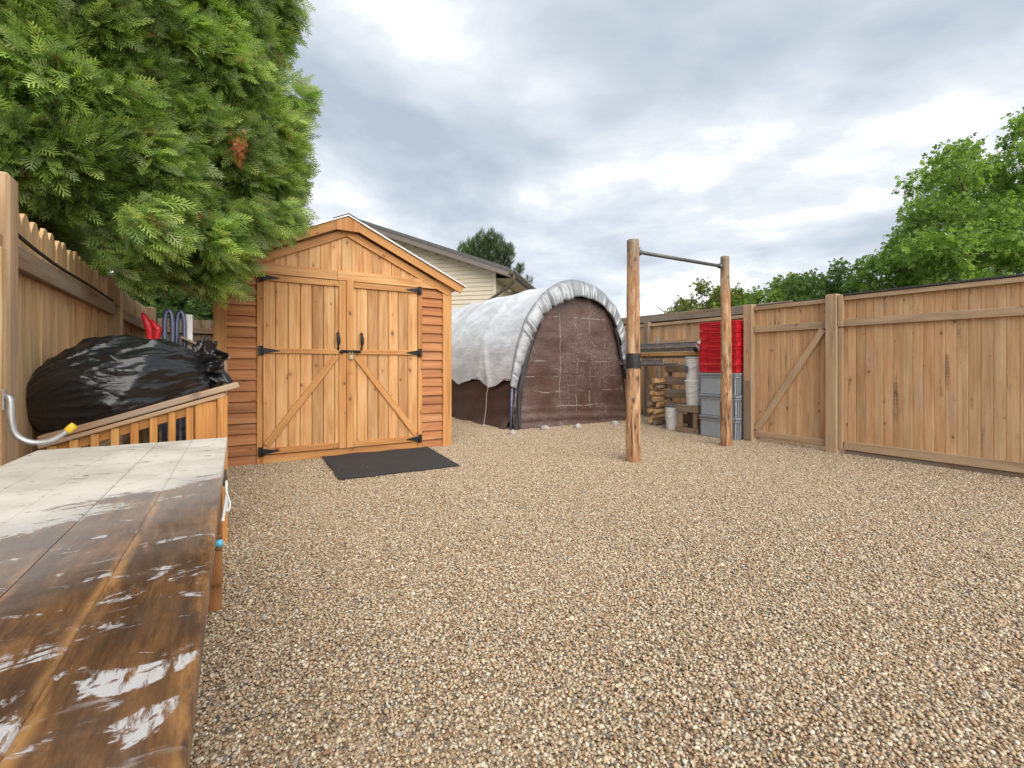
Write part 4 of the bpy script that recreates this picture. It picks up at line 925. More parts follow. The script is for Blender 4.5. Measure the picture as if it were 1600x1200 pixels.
scr2 = math_n(t, 'MULTIPLY', rangen(t, noise_n(t, mapping(t, P, (10, 24, 3), loc=(3, 1, 0)), 1.0, 6, 0.7, 0.8), 0.60, 0.66), rangen(t, noise_n(t, P, 3.5, 2, 0.5), 0.45, 0.6))
scr = math_n(t, 'MAXIMUM', scr, scr2)
mask = math_n(t, 'MAXIMUM', math_n(t, 'MULTIPLY', pm, chip), math_n(t, 'MAXIMUM', math_n(t, 'MULTIPLY', scr, 0.85), film))
pc = mixc(t, rangen(t, noise_n(t, P, 4, 5, 0.6), 0.35, 0.7), (0.72, 0.68, 0.60), (0.52, 0.48, 0.41))
pc = mixc(t, rangen(t, math_n(t, 'ADD', pos, math_n(t, 'MULTIPLY', nb1, 0.4)), 1.6, 2.2, 0.75, 0.0), pc, (0.50, 0.50, 0.52))
K(mixc(t, mask, wood_c, pc), bs.inputs['Base Color'])
K(rangen(t, mask, 0.0, 1.0, 0.42, 0.62, False), bs.inputs['Roughness']); bs.inputs['Specular IOR Level'].default_value = 0.4
bump(t, bs, math_n(t, 'ADD', math_n(t, 'MULTIPLY', mask, 0.5), gr1), 0.4, 0.004)
TZ = 0.72; TR = lambda y: 0.036 - (2.54 - y) * 0.0286
tb = thing('work_table', (-0.3, 1.35, 0), 'long plank work table with worn white paint in the left foreground', 'table')
ws = [0.135, 0.122, 0.128, 0.118, 0.132]; off_ = 0.0
for i, w_ in enumerate(ws):
    xo = off_ + w_ / 2; off_ += w_
    y0, y1 = 0.06, 2.54 + 0.006 * math.sin(i * 2.2)
    board('plank', (TR(y0) - xo, y0, TZ - 0.019 - 0.0012 * (i % 2)), (TR(y1) - xo, y1, TZ - 0.019 - 0.0012 * (i % 2)), w_ - 0.001, 0.038, m_top, tb, (0, 0, 1), 0.0025)
M_apron = wood('table_apron_wood', (0.13, 0.05, 0.02), (0.27, 0.12, 0.045), (0.40, 0.2, 0.08), 0.5, 0.15, 0.3, 0.6)
for xo in (0.03, 0.60): board('apron', (TR(0.12) - xo, 0.12, TZ - 0.085), (TR(2.46) - xo, 2.46, TZ - 0.085), 0.09, 0.03, M_apron, tb, (1, 0, 0))
for y_ in (0.16, 2.42):
    for xo in (0.06, 0.56): board('leg', (TR(y_) - xo, y_, 0.0), (TR(y_) - xo, y_, TZ - 0.041), 0.085, 0.085, M_apron, tb, (1, 0, 0), 0.005)
board('lower_stretcher', (TR(1.3) - 0.31, 0.16, 0.18), (TR(1.3) - 0.31, 2.42, 0.18), 0.09, 0.035, M_apron, tb, (0, 0, 1))
for y_ in (1.28, 1.93): board('edge_bracket', (TR(y_) + 0.001, y_ - 0.06, TZ - 0.06), (TR(y_) + 0.001, y_ + 0.06, TZ - 0.06), 0.035, 0.014, M_spout if y_ > 1.5 else M_apron, tb, (1, 0, 0))
cd = [(TR(1.62) + 0.012, 1.72, TZ - 0.03), (TR(1.6) + 0.012, 1.66, TZ - 0.05), (TR(1.6) + 0.019, 1.61, TZ - 0.07), (TR(1.6) + 0.017, 1.56, TZ - 0.075), (TR(1.6) + 0.01, 1.53, TZ - 0.07), (TR(1.6) + 0.012, 1.62, TZ - 0.05), (TR(1.5) + 0.008, 1.46, TZ - 0.045), (TR(1.4) + 0.006, 1.36, TZ - 0.05)]
tube('cord_loop', curve_pts(cd, 6), 0.0038, M_white, None, 8, True, 'loop of white cord hanging on the right edge of the table', 'cord')
tube('blue_plug', [(TR(1.2) - 0.004, 1.175, TZ - 0.045), (TR(1.2) + 0.009, 1.175, TZ - 0.045), (TR(1.2) + 0.011, 1.175, TZ - 0.045)], [0.007, 0.008, 0.004], M_cyan, None, 10, True, 'small light blue plug on the right edge of the table', 'plug')

# ------------------------------------------------------------------ slatted bin with sloping top
bn = thing('slatted_bin', (-0.33, 3.75, 0), 'orange slatted wooden bin with sloping cap under the garbage bag', 'bin')
BY = 3.30
cl, cr_ = Vector((-0.77, BY, 0.675)), Vector((0.105, BY, 0.935))
capz = lambda x: cl.z + (cr_.z - cl.z) * (x - cl.x) / (cr_.x - cl.x)
board('cap', cl + Vector((0, 0.03, 0)), cr_ + Vector((0, 0.03, 0)), 0.12, 0.034, M_cap, bn, (-0.285, 0, 1), 0.005)
board('cap_lip', cl + Vector((0.0, -0.025, -0.034)), cr_ + Vector((-0.07, -0.025, -0.057)), 0.022, 0.016, M_cap, bn, (0, -1, 0), 0.002)
board('top_rail', (-0.76, BY + 0.01, capz(-0.76) - 0.07), (0.045, BY + 0.01, capz(0.045) - 0.07), 0.06, 0.02, M_bin, bn, (0, -1, 0))
x = -0.72
while x < -0.13:
    board('slat', (x, BY - 0.012, 0.04), (x, BY - 0.012, capz(x) - 0.05), 0.036, 0.018, M_bin, bn); x += 0.083
board('end_panel', (-0.062, BY - 0.012, 0.02), (-0.062, BY - 0.012, capz(-0.062) - 0.048), 0.105, 0.018, M_bin, bn)
board('corner_post', (0.021, BY - 0.004, 0.0), (0.021, BY - 0.004, capz(0.02) - 0.04), 0.052, 0.05, M_bin, bn)
board('bottom_rail', (-0.76, BY + 0.01, 0.09), (0.0, BY + 0.01, 0.09), 0.08, 0.02, M_bin, bn)
for y_ in np.arange(3.40, 4.40, 0.105): board('lid_board', (-0.77, y_, capz(-0.77) - 0.026), (0.04, y_, capz(0.04) - 0.026), 0.1, 0.018, M_bin, bn, (-0.285, 0, 1))
for k in range(8): board('side_board', (0.03, BY + 0.03, 0.06 + k * 0.1), (0.03, 4.42, 0.06 + k * 0.1), 0.095, 0.016, M_bin, bn, (1, 0, 0))
board('corner_post', (0.021, 4.42, 0.0), (0.021, 4.42, 0.86), 0.05, 0.05, M_bin, bn); board('corner_post', (-0.75, 4.42, 0.0), (-0.75, 4.42, 0.63), 0.05, 0.05, M_bin, bn)
board('corner_post', (-0.752, BY + 0.045, 0.0), (-0.752, BY + 0.045, 0.62), 0.05, 0.05, M_bin, bn)

# ------------------------------------------------------------------ garbage bag
m_bag, t, bs, K = new_mat('black_plastic_film')
tcn = t.nodes.new('ShaderNodeTexCoord'); v = tcn.outputs['Object']
bs.inputs['Base Color'].default_value = (0.012, 0.012, 0.013, 1); bs.inputs['Roughness'].default_value = 0.24; bs.inputs['Specular IOR Level'].default_value = 0.6
c1 = noise_n(t, mapping(t, v, (1.6, 2, 5), rot=(0.2, 0.75, 0)), 2.6, 2, 0.4, 0.9); c2 = noise_n(t, mapping(t, v, (2, 2, 6), rot=(0, -0.5, 0.3)), 3.0, 2, 0.4, 0.6)
bump(t, bs, math_n(t, 'ADD', math_n(t, 'ABSOLUTE', math_n(t, 'SUBTRACT', c1, 0.5)), math_n(t, 'MULTIPLY', math_n(t, 'ABSOLUTE', math_n(t, 'SUBTRACT', c2, 0.5)), 0.6)), 0.2, 0.08)
def bag(name, c, axis, a_len, rv_, rh, label, seed, knot=True, flat=0.45):
    ax_ = Vector(axis).normalized(); up = (Vector((0, 0, 1)) - ax_ * ax_.z).normalized(); sd_ = ax_.cross(up)
    nu, nv_ = 190, 170; vs, fs = [], []
    rg = np.random.default_rng(11); pl_ = rg.normal(size=(34, 3)); pl_ /= np.linalg.norm(pl_, axis=1, keepdims=True); hh_ = rg.uniform(0.72, 0.99, 34)
    for i in range(nu + 1):
        f = i / nu; x = -1 + 2 * f
        prof = (1 - abs(x) ** 2.6) ** 0.5 if x < 0 else (1 - x ** 2.2) ** 0.62
        kn = max(0, (x - 0.55) / 0.45)
        for k in range(nv_):
            a = 2 * math.pi * k / nv_; ca, sa = math.cos(a), math.sin(a)
            e = 2.6; rr = 1 / (abs(ca) ** e + abs(sa) ** e) ** (1 / e)
            u3 = np.array((x, prof * rr * ca, prof * rr * sa))
            qd = pl_ @ u3 / hh_; sc_ = float((np.clip(qd, 0, None) ** 22).sum() + 0.35) ** (-1 / 22)      # slack film stretched flat between ridges
            d_ = sc_ - 1 + 0.035 * noise.noise((ca * 2.2, sa * 2.2 + seed, x * 2.6))
            q = Vector((ca * 2.3 + seed, sa * 2.3, x * 1.1 + 0.8 * ca)); rd = 1 - abs(noise.noise(q)) * 6.0; d_ += 0.05 * max(0, rd) ** 1.5
            q = Vector((ca * 4.3, sa * 4.3 + seed, x * 1.3 + 0.8 * sa)); rd = 1 - abs(noise.noise(q)) * 5.0; d_ += 0.03 * max(0, rd) ** 1.5
            q = Vector((ca * 7, sa * 7 + seed, x * 2.2 + 1.2 * ca)); rd = 1 - abs(noise.noise(q)) * 4.0; d_ += 0.016 * max(0, rd) ** 1.5
            fold = math.sin(a * 11 + 2.5 * noise.noise((a, seed, x))) + 0.6 * math.sin(a * 23 + seed + 2 * x)
            d_ += 0.055 * fold * max(0, x - 0.05) ** 1.2 + 0.03 * fold * max(0, -x - 0.55)
            r = prof * rr * (1 + d_)
            if kn > 0: r = max(r, 0.2 * (1 + 0.35 * fold * 0.6))
            p = ax_ * (x * a_len) + up * (r * rv_ * sa) + sd_ * (r * rh * ca)
            zb = -rv_ * flat
            rel = up * (r * rv_ * sa)
            if sa < 0 and r * sa < -flat: p += up * ((-flat - r * sa) * rv_ * 0.85)
            vs.append(p)
    for i in range(nu):
        for k in range(nv_): k2 = (k + 1) % nv_; fs.append((i * nv_ + k, i * nv_ + k2, (i + 1) * nv_ + k2, (i + 1) * nv_ + k))
    fs.append(tuple(range(nv_))[::-1]); fs.append(tuple(range(nu * nv_, nu * nv_ + nv_)))
    t_ = thing(name, Vector(c) - Vector((0, 0, rv_ * flat)), label, 'garbage bag')
    mesh('bag_body', vs, fs, m_bag, t_, Matrix.Translation(c), True)
    if knot:
        # bunched neck: a cord tie, then a crumpled ruffle that flops down over the edge
        e0 = Vector(c) + ax_ * a_len * 0.86; vs, fs = [], []; n1_, n2_ = 26, 90
        for i in range(n1_ + 1):
            f = i / n1_; rad_ = 0.07 + 0.085 * math.sin(min(1, f * 1.25) * math.pi * 0.62)
            for k in range(n2_):
                a = 2 * math.pi * k / n2_; ca, sa = math.cos(a), math.sin(a)
                r = rad_ * (1 + 0.22 * math.sin(a * 9 + seed + 2 * noise.noise((ca * 2, sa * 2, f * 2))) * (0.4 + f) + 0.14 * math.sin(a * 17 + 3 * f) + 0.35 * noise.noise((ca * 2.2, sa * 2.2 + seed, f * 3)))
                if i == n1_: r *= 0.25
                vs.append(e0 + ax_ * (0.12 * f - (0.05 if i == n1_ else 0) + 0.035 * f * math.sin(a * 6)) + up * (r * sa * 0.95 + 0.035) + sd_ * (r * ca))
        for i in range(n1_):
            for k in range(n2_): k2 = (k + 1) % n2_; fs.append((i * n2_ + k, i * n2_ + k2, (i + 1) * n2_ + k2, (i + 1) * n2_ + k))
        fs.append(tuple(range(n1_ * n2_, n1_ * n2_ + n2_)))
        mesh('gathered_neck', vs, fs, m_bag, t_, None, True)
    return t_
bag('garbage_bag', (-0.465, 3.60, 0.915), (0.62, 0.20, 0.15), 0.44, 0.355, 0.36, 'large shiny black garbage bag lying on the slatted bin', 3.3)

# things standing behind the bag
rt = thing('red_loppers', (-0.42, 4.60, 0), 'red handled tool sticking up behind the garbage bag', 'tool')
for k, (dx, ln_) in enumerate(((0, 0), (0.055, -0.05))):
    tube('handle_grip', curve_pts([(-0.45 + dx * .6, 4.60, 1.22), (-0.455 + dx, 4.60, 1.33), (-0.475 + dx * 1.1, 4.6, 1.40 + ln_), (-0.495 + dx, 4.6, 1.455 + ln_)], 4), [0.017, 0.02, 0.022, 0.024, 0.025, 0.026, 0.026, 0.025, 0.024, 0.022, 0.019, 0.015, 0.008], M_redp, rt, 10)
    tube('handle_shaft', [(-0.40, 4.6, 0.0), (-0.45 + dx * .6, 4.60, 1.22)], 0.014, M_black, rt, 8)
fc = thing('folded_chair', (-0.3, 4.65, 0), 'folded chair with blue-grey tube frame upright behind the garbage bag', 'chair')
for k in range(2):
    x_ = -0.335 + k * 0.075
    tube('frame_tube', curve_pts([(x_ - 0.025, 4.62 + k * 0.05, 0.0), (x_ - 0.025, 4.62 + k * 0.05, 1.2), (x_ - 0.02, 4.62 + k * 0.05, 1.43), (x_, 4.62 + k * 0.05, 1.485), (x_ + 0.022, 4.62 + k * 0.05, 1.43), (x_ + 0.027, 4.62 + k * 0.05, 1.2), (x_ + 0.027, 4.62 + k * 0.05, 0.0)], 6), 0.017, M_bluep, fc, 8)
board('seat_fabric', (-0.215, 4.72, 0.3), (-0.215, 4.72, 1.47), 0.07, 0.012, M_white, fc)
bc = thing('slatted_box', (-0.05, 4.6, 0), 'weathered slatted box just behind the neck of the garbage bag', 'box')
for k in range(8): board('slat', (-0.20 + k * 0.036, 4.58, 0.72), (-0.20 + k * 0.036, 4.58, 1.205 - 0.016 * k), 0.026, 0.012, M_old, bc)
board('lid', (-0.25, 4.66, 1.275), (0.085, 4.66, 1.105), 0.22, 0.018, M_old, bc, (0.45, 0, 1))
for x_ in (-0.19, 0.03): board('leg', (x_, 4.64, 0.0), (x_, 4.64, 1.08), 0.04, 0.04, M_old, bc)
hb = thing('handlebar', (-0.05, 4.50, 0), 'black handlebar grip poking out in front of the shed corner trim', 'handlebar')
tube('stem', [(-0.10, 4.49, 0.0), (-0.10, 4.49, 0.98)], 0.016, M_black, hb, 8); tube('crossbar', [(-0.22, 4.49, 1.0), (0.0, 4.49, 1.0)], 0.014, M_galv, hb, 8)
tube('rubber_grip', [(-0.07, 4.49, 1.002), (-0.01, 4.49, 1.0), (0.045, 4.49, 0.998)], [0.02, 0.021, 0.019], M_rubber, hb, 10)

# ------------------------------------------------------------------ neighbour's house
HA = math.atan((973 - 800) / F)
D_ = 14.0; hc = PD(773, V0, D_); hc.z = 0
HM = Matrix.Translation(hc) @ Matrix.Rotation(-(YAW + HA), 4, 'Z')      # local x: right along the gable, local y: away along the eaves, corner at origin
hs = thing('house', hc, 'cream sided house with brown fascia behind the shed and shelter', 'house')
Hp = lambda x, y, z: HM @ Vector((x, y, z)); Hn = lambda x, y, z: HM.to_3x3() @ Vector((x, y, z))
EZ, PIT, HW, HL = 3.86, 0.36, 8.6, 10.0; OV, OG = 0.55, 0.45
roofz = lambda x: EZ + 0.06 - PIT * x if x > -HW / 2 else EZ + 0.06 + PIT * (x + HW)
pz = 0.125; k = 0
z = 0.4
while z < EZ + PIT * HW / 2 - 0.1:
    xr_ = 0.0 if z + pz < EZ else -(z + pz - EZ) / PIT
    xl_ = -HW - xr_
    if xr_ - xl_ > 0.3: board('siding_board', Hp(xl_, 0, z + pz / 2), Hp(xr_, 0, z + pz / 2), pz + 0.012, 0.012, M_siding, hs, Hn(0, -1, 0.2), 0.001)
    if z + pz < EZ: board('siding_board', Hp(-0.0, 0.02, z + pz / 2), Hp(-0.0, HL, z + pz / 2), pz + 0.012, 0.012, M_siding, hs, Hn(1, 0, 0.2), 0.001)
    z += pz
vs = [Hp(x, y, z) for y in (0.03, HL) for x, z in ((-0.03, -0.05), (-HW, -0.05), (-HW, EZ), (-HW / 2, EZ + PIT * HW / 2), (-0.03, EZ))]
mesh('wall_core', vs, [(0, 1, 2, 3, 4), (9, 8, 7, 6, 5)] + [(i, i + 5, (i + 1) % 5 + 5, (i + 1) % 5) for i in range(5)], M_siding, hs)
board('corner_trim', Hp(-0.01, -0.015, 0.35), Hp(-0.01, -0.015, EZ + .02), 0.1, 0.03, M_siding, hs, Hn(0, -1, 0)); board('corner_trim', Hp(0.018, 0.035, 0.35), Hp(0.018, 0.035, EZ), 0.1, 0.03, M_siding, hs, Hn(1, 0, 0))
board('foundation', Hp(-HW / 2, -0.005, -0.05), Hp(-HW / 2, -0.005, 0.4), HW, 0.05, M_concrete, hs, Hn(0, -1, 0))
for s in (1, -1):
    X = lambda x: x if s > 0 else -HW - x
    prof = [(OV, 0.0), (-HW / 2, 0.0), (-HW / 2, 0.10), (OV, 0.10)]
    rv2 = lambda x: EZ + 0.06 - PIT * x
    vs = [Hp(X(x), y, rv2(x) + dz) for y in (-OG - 0.03, HL + OG) for x, dz in prof]
    f = [(0, 1, 2, 3), (7, 6, 5, 4), (0, 4, 5, 1), (1, 5, 6, 2), (2, 6, 7, 3), (3, 7, 4, 0)]
    r_ = mesh('roof', vs, f, M_shing_grey, hs)
    board('rake_fascia', Hp(X(OV), -OG, rv2(OV) - 0.045), Hp(X(-HW / 2), -OG, rv2(-HW / 2) - 0.045), 0.20, 0.03, M_brownfascia, r_, Hn(0, -1, 0))
    # soffits under the rake and along the eaves
    vs = [Hp(X(OV), -OG + .02, rv2(OV) - 0.13), Hp(X(-HW / 2), -OG + .02, rv2(-HW / 2) - 0.13), Hp(X(-HW / 2), 0.0, rv2(-HW / 2) - 0.13), Hp(X(OV), 0.0, rv2(OV) - 0.13)]
    vs += [v_ + Vector((0, 0, 0.02)) for v_ in vs]
    mesh('rake_soffit', vs, [(0, 1, 2, 3), (7, 6, 5, 4), (0, 4, 5, 1), (1, 5, 6, 2), (2, 6, 7, 3), (3, 7, 4, 0)], M_soffit, r_)
    board('eave_soffit', Hp(X(OV / 2), 0.005, rv2(OV) - 0.12), Hp(X(OV / 2), HL, rv2(OV) - 0.12), OV, 0.02, M_soffit, r_, (0, 0, 1))
    board('eave_fascia', Hp(X(OV + .015), -OG, rv2(OV) - 0.045), Hp(X(OV + .015), HL + OG, rv2(OV) - 0.045), 0.18, 0.03, M_brownfascia, r_, Hn(s, 0, 0))
    gp_ = [(0.03, 0.04), (0.03, -0.09), (0.10, -0.09), (0.155, 0.0), (0.155, 0.04), (0.145, 0.04), (0.14, 0.0), (0.095, -0.08), (0.04, -0.08), (0.04, 0.04)]
    n_ = len(gp_); vs = [Hp(X(OV + x), y, rv2(OV) + z) for y in (-OG - 0.04, HL + OG) for x, z in gp_]
    mesh('gutter', vs, [tuple(range(n_)), tuple(range(2 * n_ - 1, n_ - 1, -1))] + [(i, i + n_, (i + 1) % n_ + n_, (i + 1) % n_) for i in range(n_)], M_spout, r_)
dsp = curve_pts([Hp(OV + 0.09, -OG + 0.12, EZ - 0.20), Hp(OV + 0.09, -OG + 0.12, EZ - 0.38), Hp(OV - 0.02, -OG + 0.2, EZ - 0.50), Hp(-0.10, -0.07, EZ - 0.86), Hp(-0.16, -0.06, EZ - 0.95), Hp(-0.16, -0.06, EZ - 1.2), Hp(-0.16, -0.06, 0.3)], 6)
tube('downspout', dsp, 0.042, M_spout, hs, 8)
wn = board('window', Hp(0.02, 2.6, 3.0), Hp(0.02, 3.7, 3.0), 1.1, 0.05, M_white, hs, Hn(1, 0, 0)); board('pane', Hp(0.05, 2.68, 3.0), Hp(0.05, 3.62, 3.0), 0.95, 0.01, M_glass, wn, Hn(1, 0, 0))
ll = tube('wall_lamp', [Hp(0.02, 1.1, 3.45), Hp(0.14, 1.1, 3.45), Hp(0.2, 1.1, 3.38)], [0.05, 0.05, 0.08], M_soffit, hs, 8)

# ------------------------------------------------------------------ foliage
def rot_from(dirs, roll):
    d0 = dirs / np.linalg.norm(dirs, axis=1, keepdims=True)
    ref = np.tile(np.array([0., 0, 1]), (len(d0), 1)); ref[np.abs(d0[:, 2]) > 0.92] = (1, 0, 0)
    a = np.cross(ref, d0); a /= np.linalg.norm(a, axis=1, keepdims=True); b = np.cross(d0, a)
    c_, s_ = np.cos(roll)[:, None], np.sin(roll)[:, None]
    y = a * c_ + b * s_; z = np.cross(d0, y)
    return np.stack([d0, y, z], -1)
def scatter(name, tv, tf, pos, dirs, size, roll, cols, mat, parent):
    Rm = rot_from(dirs, roll); n = len(pos)
    V = np.einsum('nij,kj->nki', Rm, tv) * size[:, None, None] + pos[:, None]
    FA = (tf[None] + (np.arange(n) * len(tv))[:, None, None]).reshape(-1, tf.shape[1])
    return np_mesh(name, V.reshape(-1, 3), FA, mat, parent, np.repeat(cols, len(tv), 0), False)
def thuja_spray():
    vs, fs = [], []
    def leaf(x, y, ang, l, w_):
        i = len(vs); ca, sa = math.cos(ang), math.sin(ang)
        for a, b in ((0, -w_ * .45), (l * 0.55, -w_), (l, 0), (l * 0.55, w_), (0, w_ * .45)):
            px, py = x + a * ca - b * sa, y + a * sa + b * ca; vs.append((px, py, -0.20 * px * px + 0.05 * abs(py)))
        fs.extend([(i, i + 1, i + 3), (i, i + 3, i + 4), (i + 1, i + 2, i + 3)])
    leaf(0, 0, 0, 1.0, 0.026)
    for k in range(5):
        x = 0.10 + 0.165 * k; l = 0.46 * (1 - (k / 6.5) ** 1.4)
        for s in (-1, 1):
            a = s * (0.62 - 0.03 * k); leaf(x + (0.05 if s > 0 else 0), 0, a, l, 0.023)
            if k < 3: leaf(x + 0.5 * l * math.cos(a), 0.5 * l * math.sin(a), a + s * 0.5, l * 0.42, 0.021)
    return np.array(vs), np.array(fs)
def compound_leaf():
    vs, fs = [], []
    def leaf(x, y, ang, l, w_):
        i = len(vs); ca, sa = math.cos(ang), math.sin(ang)
        for a, b, c_ in ((0, 0, 0), (l * 0.4, -w_, 0.05), (l, 0, -0.08), (l * 0.4, w_, 0.05)):
            vs.append((x + a * ca - b * sa, y + a * sa + b * ca, c_ - 0.2 * x))
        fs.extend([(i, i + 1, i + 2), (i, i + 2, i + 3)])
    leaf(0.55, 0, 0, 0.5, 0.17)
    for s in (-1, 1): leaf(0.5, 0, s * 0.95, 0.46, 0.155); leaf(0.22, 0, s * 1.15, 0.42, 0.14)
    return np.array(vs), np.array(fs)
def needle_tuft():
    vs, fs = [], []
    for k in range(14):
        a = k * 2.4; x = 0.04 * k; i = len(vs); l = 0.5; ca, sa = math.cos(a), math.sin(a)
        vs.extend([(x, -0.02 * sa, 0.02 * ca), (x, 0.02 * sa, -0.02 * ca), (x + l * 0.75, l * 0.55 * ca, l * 0.55 * sa)]); fs.append((i, i + 1, i + 2))
    return np.array(vs), np.array(fs)
TH, CL_, NT = thuja_spray(), compound_leaf(), needle_tuft()
M_thuja = leafmat('cedar_foliage', 0.40, 0.5); M_leaf = leafmat('broad_leaves', 0.42, 0.45); M_needle = leafmat('pine_needles', 0.2, 0.55)
def inside(poly, u, v):
    r = False; n = len(poly)
    for i in range(n):
        (x0, y0), (x1, y1) = poly[i], poly[(i + 1) % n]
        if (y0 > v) != (y1 > v) and u < (x1 - x0) * (v - y0) / (y1 - y0) + x0: r = not r
    return r
def sample_clump(c, r, n, shell=0.75, squash=1.0):
    d0 = rng.normal(size=(n, 3)); d0 /= np.linalg.norm(d0, axis=1, keepdims=True)
    rr = r * (shell + (1 - shell) * rng.uniform(-1, 1, n)) * 1.0
    # lumpy outline
    rr *= 1 + 0.22 * np.sin(d0[:, 0] * 5 + c[0] * 7) * np.cos(d0[:, 2] * 4 + c[1] * 5)
    p = d0 * rr[:, None]; p[:, 2] *= squash; return p + np.array(c), d0
def palette(n, base, var, clump_k):
    b = np.array(base)[rng.choice(len(base), n)]
    return (b * (1 + rng.normal(0, var, (n, 1))) * clump_k).clip(0.004, 0.6)
def limbs(root, base, top, clumps, r0, mat=M_bark, hmin=0.15, n_l=30, name='trunk'):
    base, top = Vector(base), Vector(top)
    trunk = tube(name, curve_pts([base, base.lerp(top, 0.35) + Vector((0.05 * r0, 0.3 * r0, 0)), base.lerp(top, 0.7) + Vector((-0.5 * r0, 0, 0)), top], 5), [r0 * (1 - 0.85 * i / 15) for i in range(16)], mat, root, 10)
    sel = clumps if len(clumps) <= n_l else [clumps[i] for i in rng.choice(len(clumps), n_l, replace=False)]
    for c, r in sel:
        c = Vector(c); h_ = max(hmin, min(0.95, (c.z - base.z) / max(0.1, top.z - base.z) * 0.8 - 0.06)); s0 = base.lerp(top, h_)
        mid = s0.lerp(c, 0.5) + Vector((random.uniform(-.1, .1), random.uniform(-.1, .1), -0.06 * (c - s0).length + random.uniform(-.08, .08)))
        n = 5; rr = r0 * 0.28
        tube('limb', curve_pts([s0, mid, c], 4), [rr * (1 - 0.8 * i / 8) for i in range(9)], mat, trunk, 6)

# big cedar hanging over the left fence
poly = [(-170, -260), (440, -260), (468, -40), (476, 60), (478, 120), (486, 170), (484, 230), (478, 262), (485, 310), (478, 350), (466, 384), (428, 398), (396, 402), (376, 408), (366, 444), (356, 467), (328, 482), (285, 488), (248, 464), (205, 450), (185, 440), (157, 428), (130, 396), (105, 372), (80, 352), (50, 332), (25, 305), (-170, 290)]
cl_ = []
lobes = [(a_ * 118 - 150 + (60 if b_ % 2 else 0) + rng.uniform(-34, 34), b_ * 98 - 240 + rng.uniform(-30, 30)) for a_ in range(7) for b_ in range(9)]
def dep(u, v):
    lob = min(((u - a_) ** 2 + (v - b_) ** 2) ** 0.5 for a_, b_ in lobes); bulge = 0.55 * min(1.0, lob / 92) ** 2
    return bulge - 0.15 + 2.95 + 1.45 * max(0, u) / 480 + 0.25 * (1 - min(1, abs(u - 230) / 260)) * -1 + (0.12 if v > 380 else 0)
for v in range(-240, 520, 36):
    for u in range(-160, 490, 36):
        uu, vv = u + rng.uniform(-14, 14), v + rng.uniform(-14, 14); d0 = dep(uu, vv) + rng.uniform(-0.1, 0.1)
        r = rng.uniform(0.12, 0.20); rp_ = r * F / d0 * 1.2
        rp_ *= 0.80
        if all(inside(poly, uu + rp_ * math.cos(a), vv + rp_ * math.sin(a)) for a in np.linspace(0, 6.283, 9)):
            cl_.append((tuple(PD(uu, vv, d0)), r))
for k in range(130):      # body of the tree behind, out to its far side and up
    z = rng.uniform(1.7, 6.0); rad_ = 1.75 * (1 - max(0, z - 2.2) / 4.6) ** 0.8 * rng.uniform(0.35, 1.0); a = rng.uniform(0, 6.283)
    c = Vector((-1.55 + rad_ * math.cos(a), 4.9 + rad_ * math.sin(a), z))
    d0 = S * c.x + C * c.y
    if d0 > 0.5:
        u, v = U0 + F * (C * c.x - S * c.y) / d0, V0 - F * (c.z - H) / d0
        if v > -240 and -150 < u < 700 and (d0 < dep(u, v) + 0.2 or not inside(poly, min(u + 70, 700), v) or not inside(poly, u, v + 60)): continue
    cl_.append((tuple(c), rng.uniform(0.3, 0.42)))
for k in range(75):      # low skirts of the tree on the far side of the fence
    cl_.append(((rng.uniform(-2.5, -1.55), rng.uniform(3.2, 8.8), rng.uniform(0.5, 2.25)), rng.uniform(0.3, 0.42)))
for k in range(34):
    cl_.append(((rng.uniform(-1.7, -1.22), rng.uniform(4.2, 8.2), rng.uniform(1.75, 2.7)), rng.uniform(0.2, 0.26)))
ced = thing('cedar_tree', (-1.55, 4.9, 0), 'big bright green cedar tree overhanging the left fence and shed', 'tree')
pos, dirs, siz, colr = [], [], [], []
ctr = np.array((-1.55, 4.9, 0))
for c, r in cl_:
    front = r < 0.27; n = int((300 if front else 150) * (r / 0.22) ** 1.6 * (1.0 if front else 0.55)); p, d0 = sample_clump(c, r, n, 0.72, 1.1)
    outw = np.array(c) - ctr; outw[2] = 0; outw /= max(0.3, np.linalg.norm(outw))
    pos.append(p); dirs.append(d0 * 0.55 + outw * 0.5 + rng.normal(0, 0.3, 3) + np.array((0.15, -0.1, -0.35)) + rng.normal(0, 0.24, (n, 3)))
    siz.append(rng.uniform(0.11, 0.205, n) if front else rng.uniform(0.16, 0.26, n))
    k = rng.uniform(0.7, 1.3); colr.append(palette(n, [(0.21, 0.31, 0.07), (0.29, 0.41, 0.085), (0.15, 0.235, 0.065), (0.38, 0.48, 0.13), (0.25, 0.31, 0.13)], 0.16, k))
    nb_d = max(1, n // 110); colr[-1][:nb_d] = (0.26, 0.16, 0.07)
pos, dirs, siz, colr = map(np.concatenate, (pos, dirs, siz, colr))
scatter('crown', TH[0], TH[1], pos, dirs, siz, rng.uniform(0, 6.283, len(pos)), colr, M_thuja, ced)
n = 60; c = np.array(PD(372, 228, dep(372, 228) - 0.20)); p = c + rng.normal(0, 1, (n, 3)) * (0.018, 0.02, 0.055)
scatter('dead_sprig', TH[0], TH[1], p, rng.normal(0, 0.5, (n, 3)) + np.array((0.3, -0.2, -0.9)), rng.uniform(0.05, 0.085, n), rng.uniform(0, 6, n), palette(n, [(0.46, 0.19, 0.075), (0.36, 0.14, 0.05)], 0.15, 1), M_thuja, ced)
limbs(ced, (-1.55, 4.9, -0.06), (-1.5, 4.85, 5.6), cl_, 0.17, hmin=0.38, n_l=60)

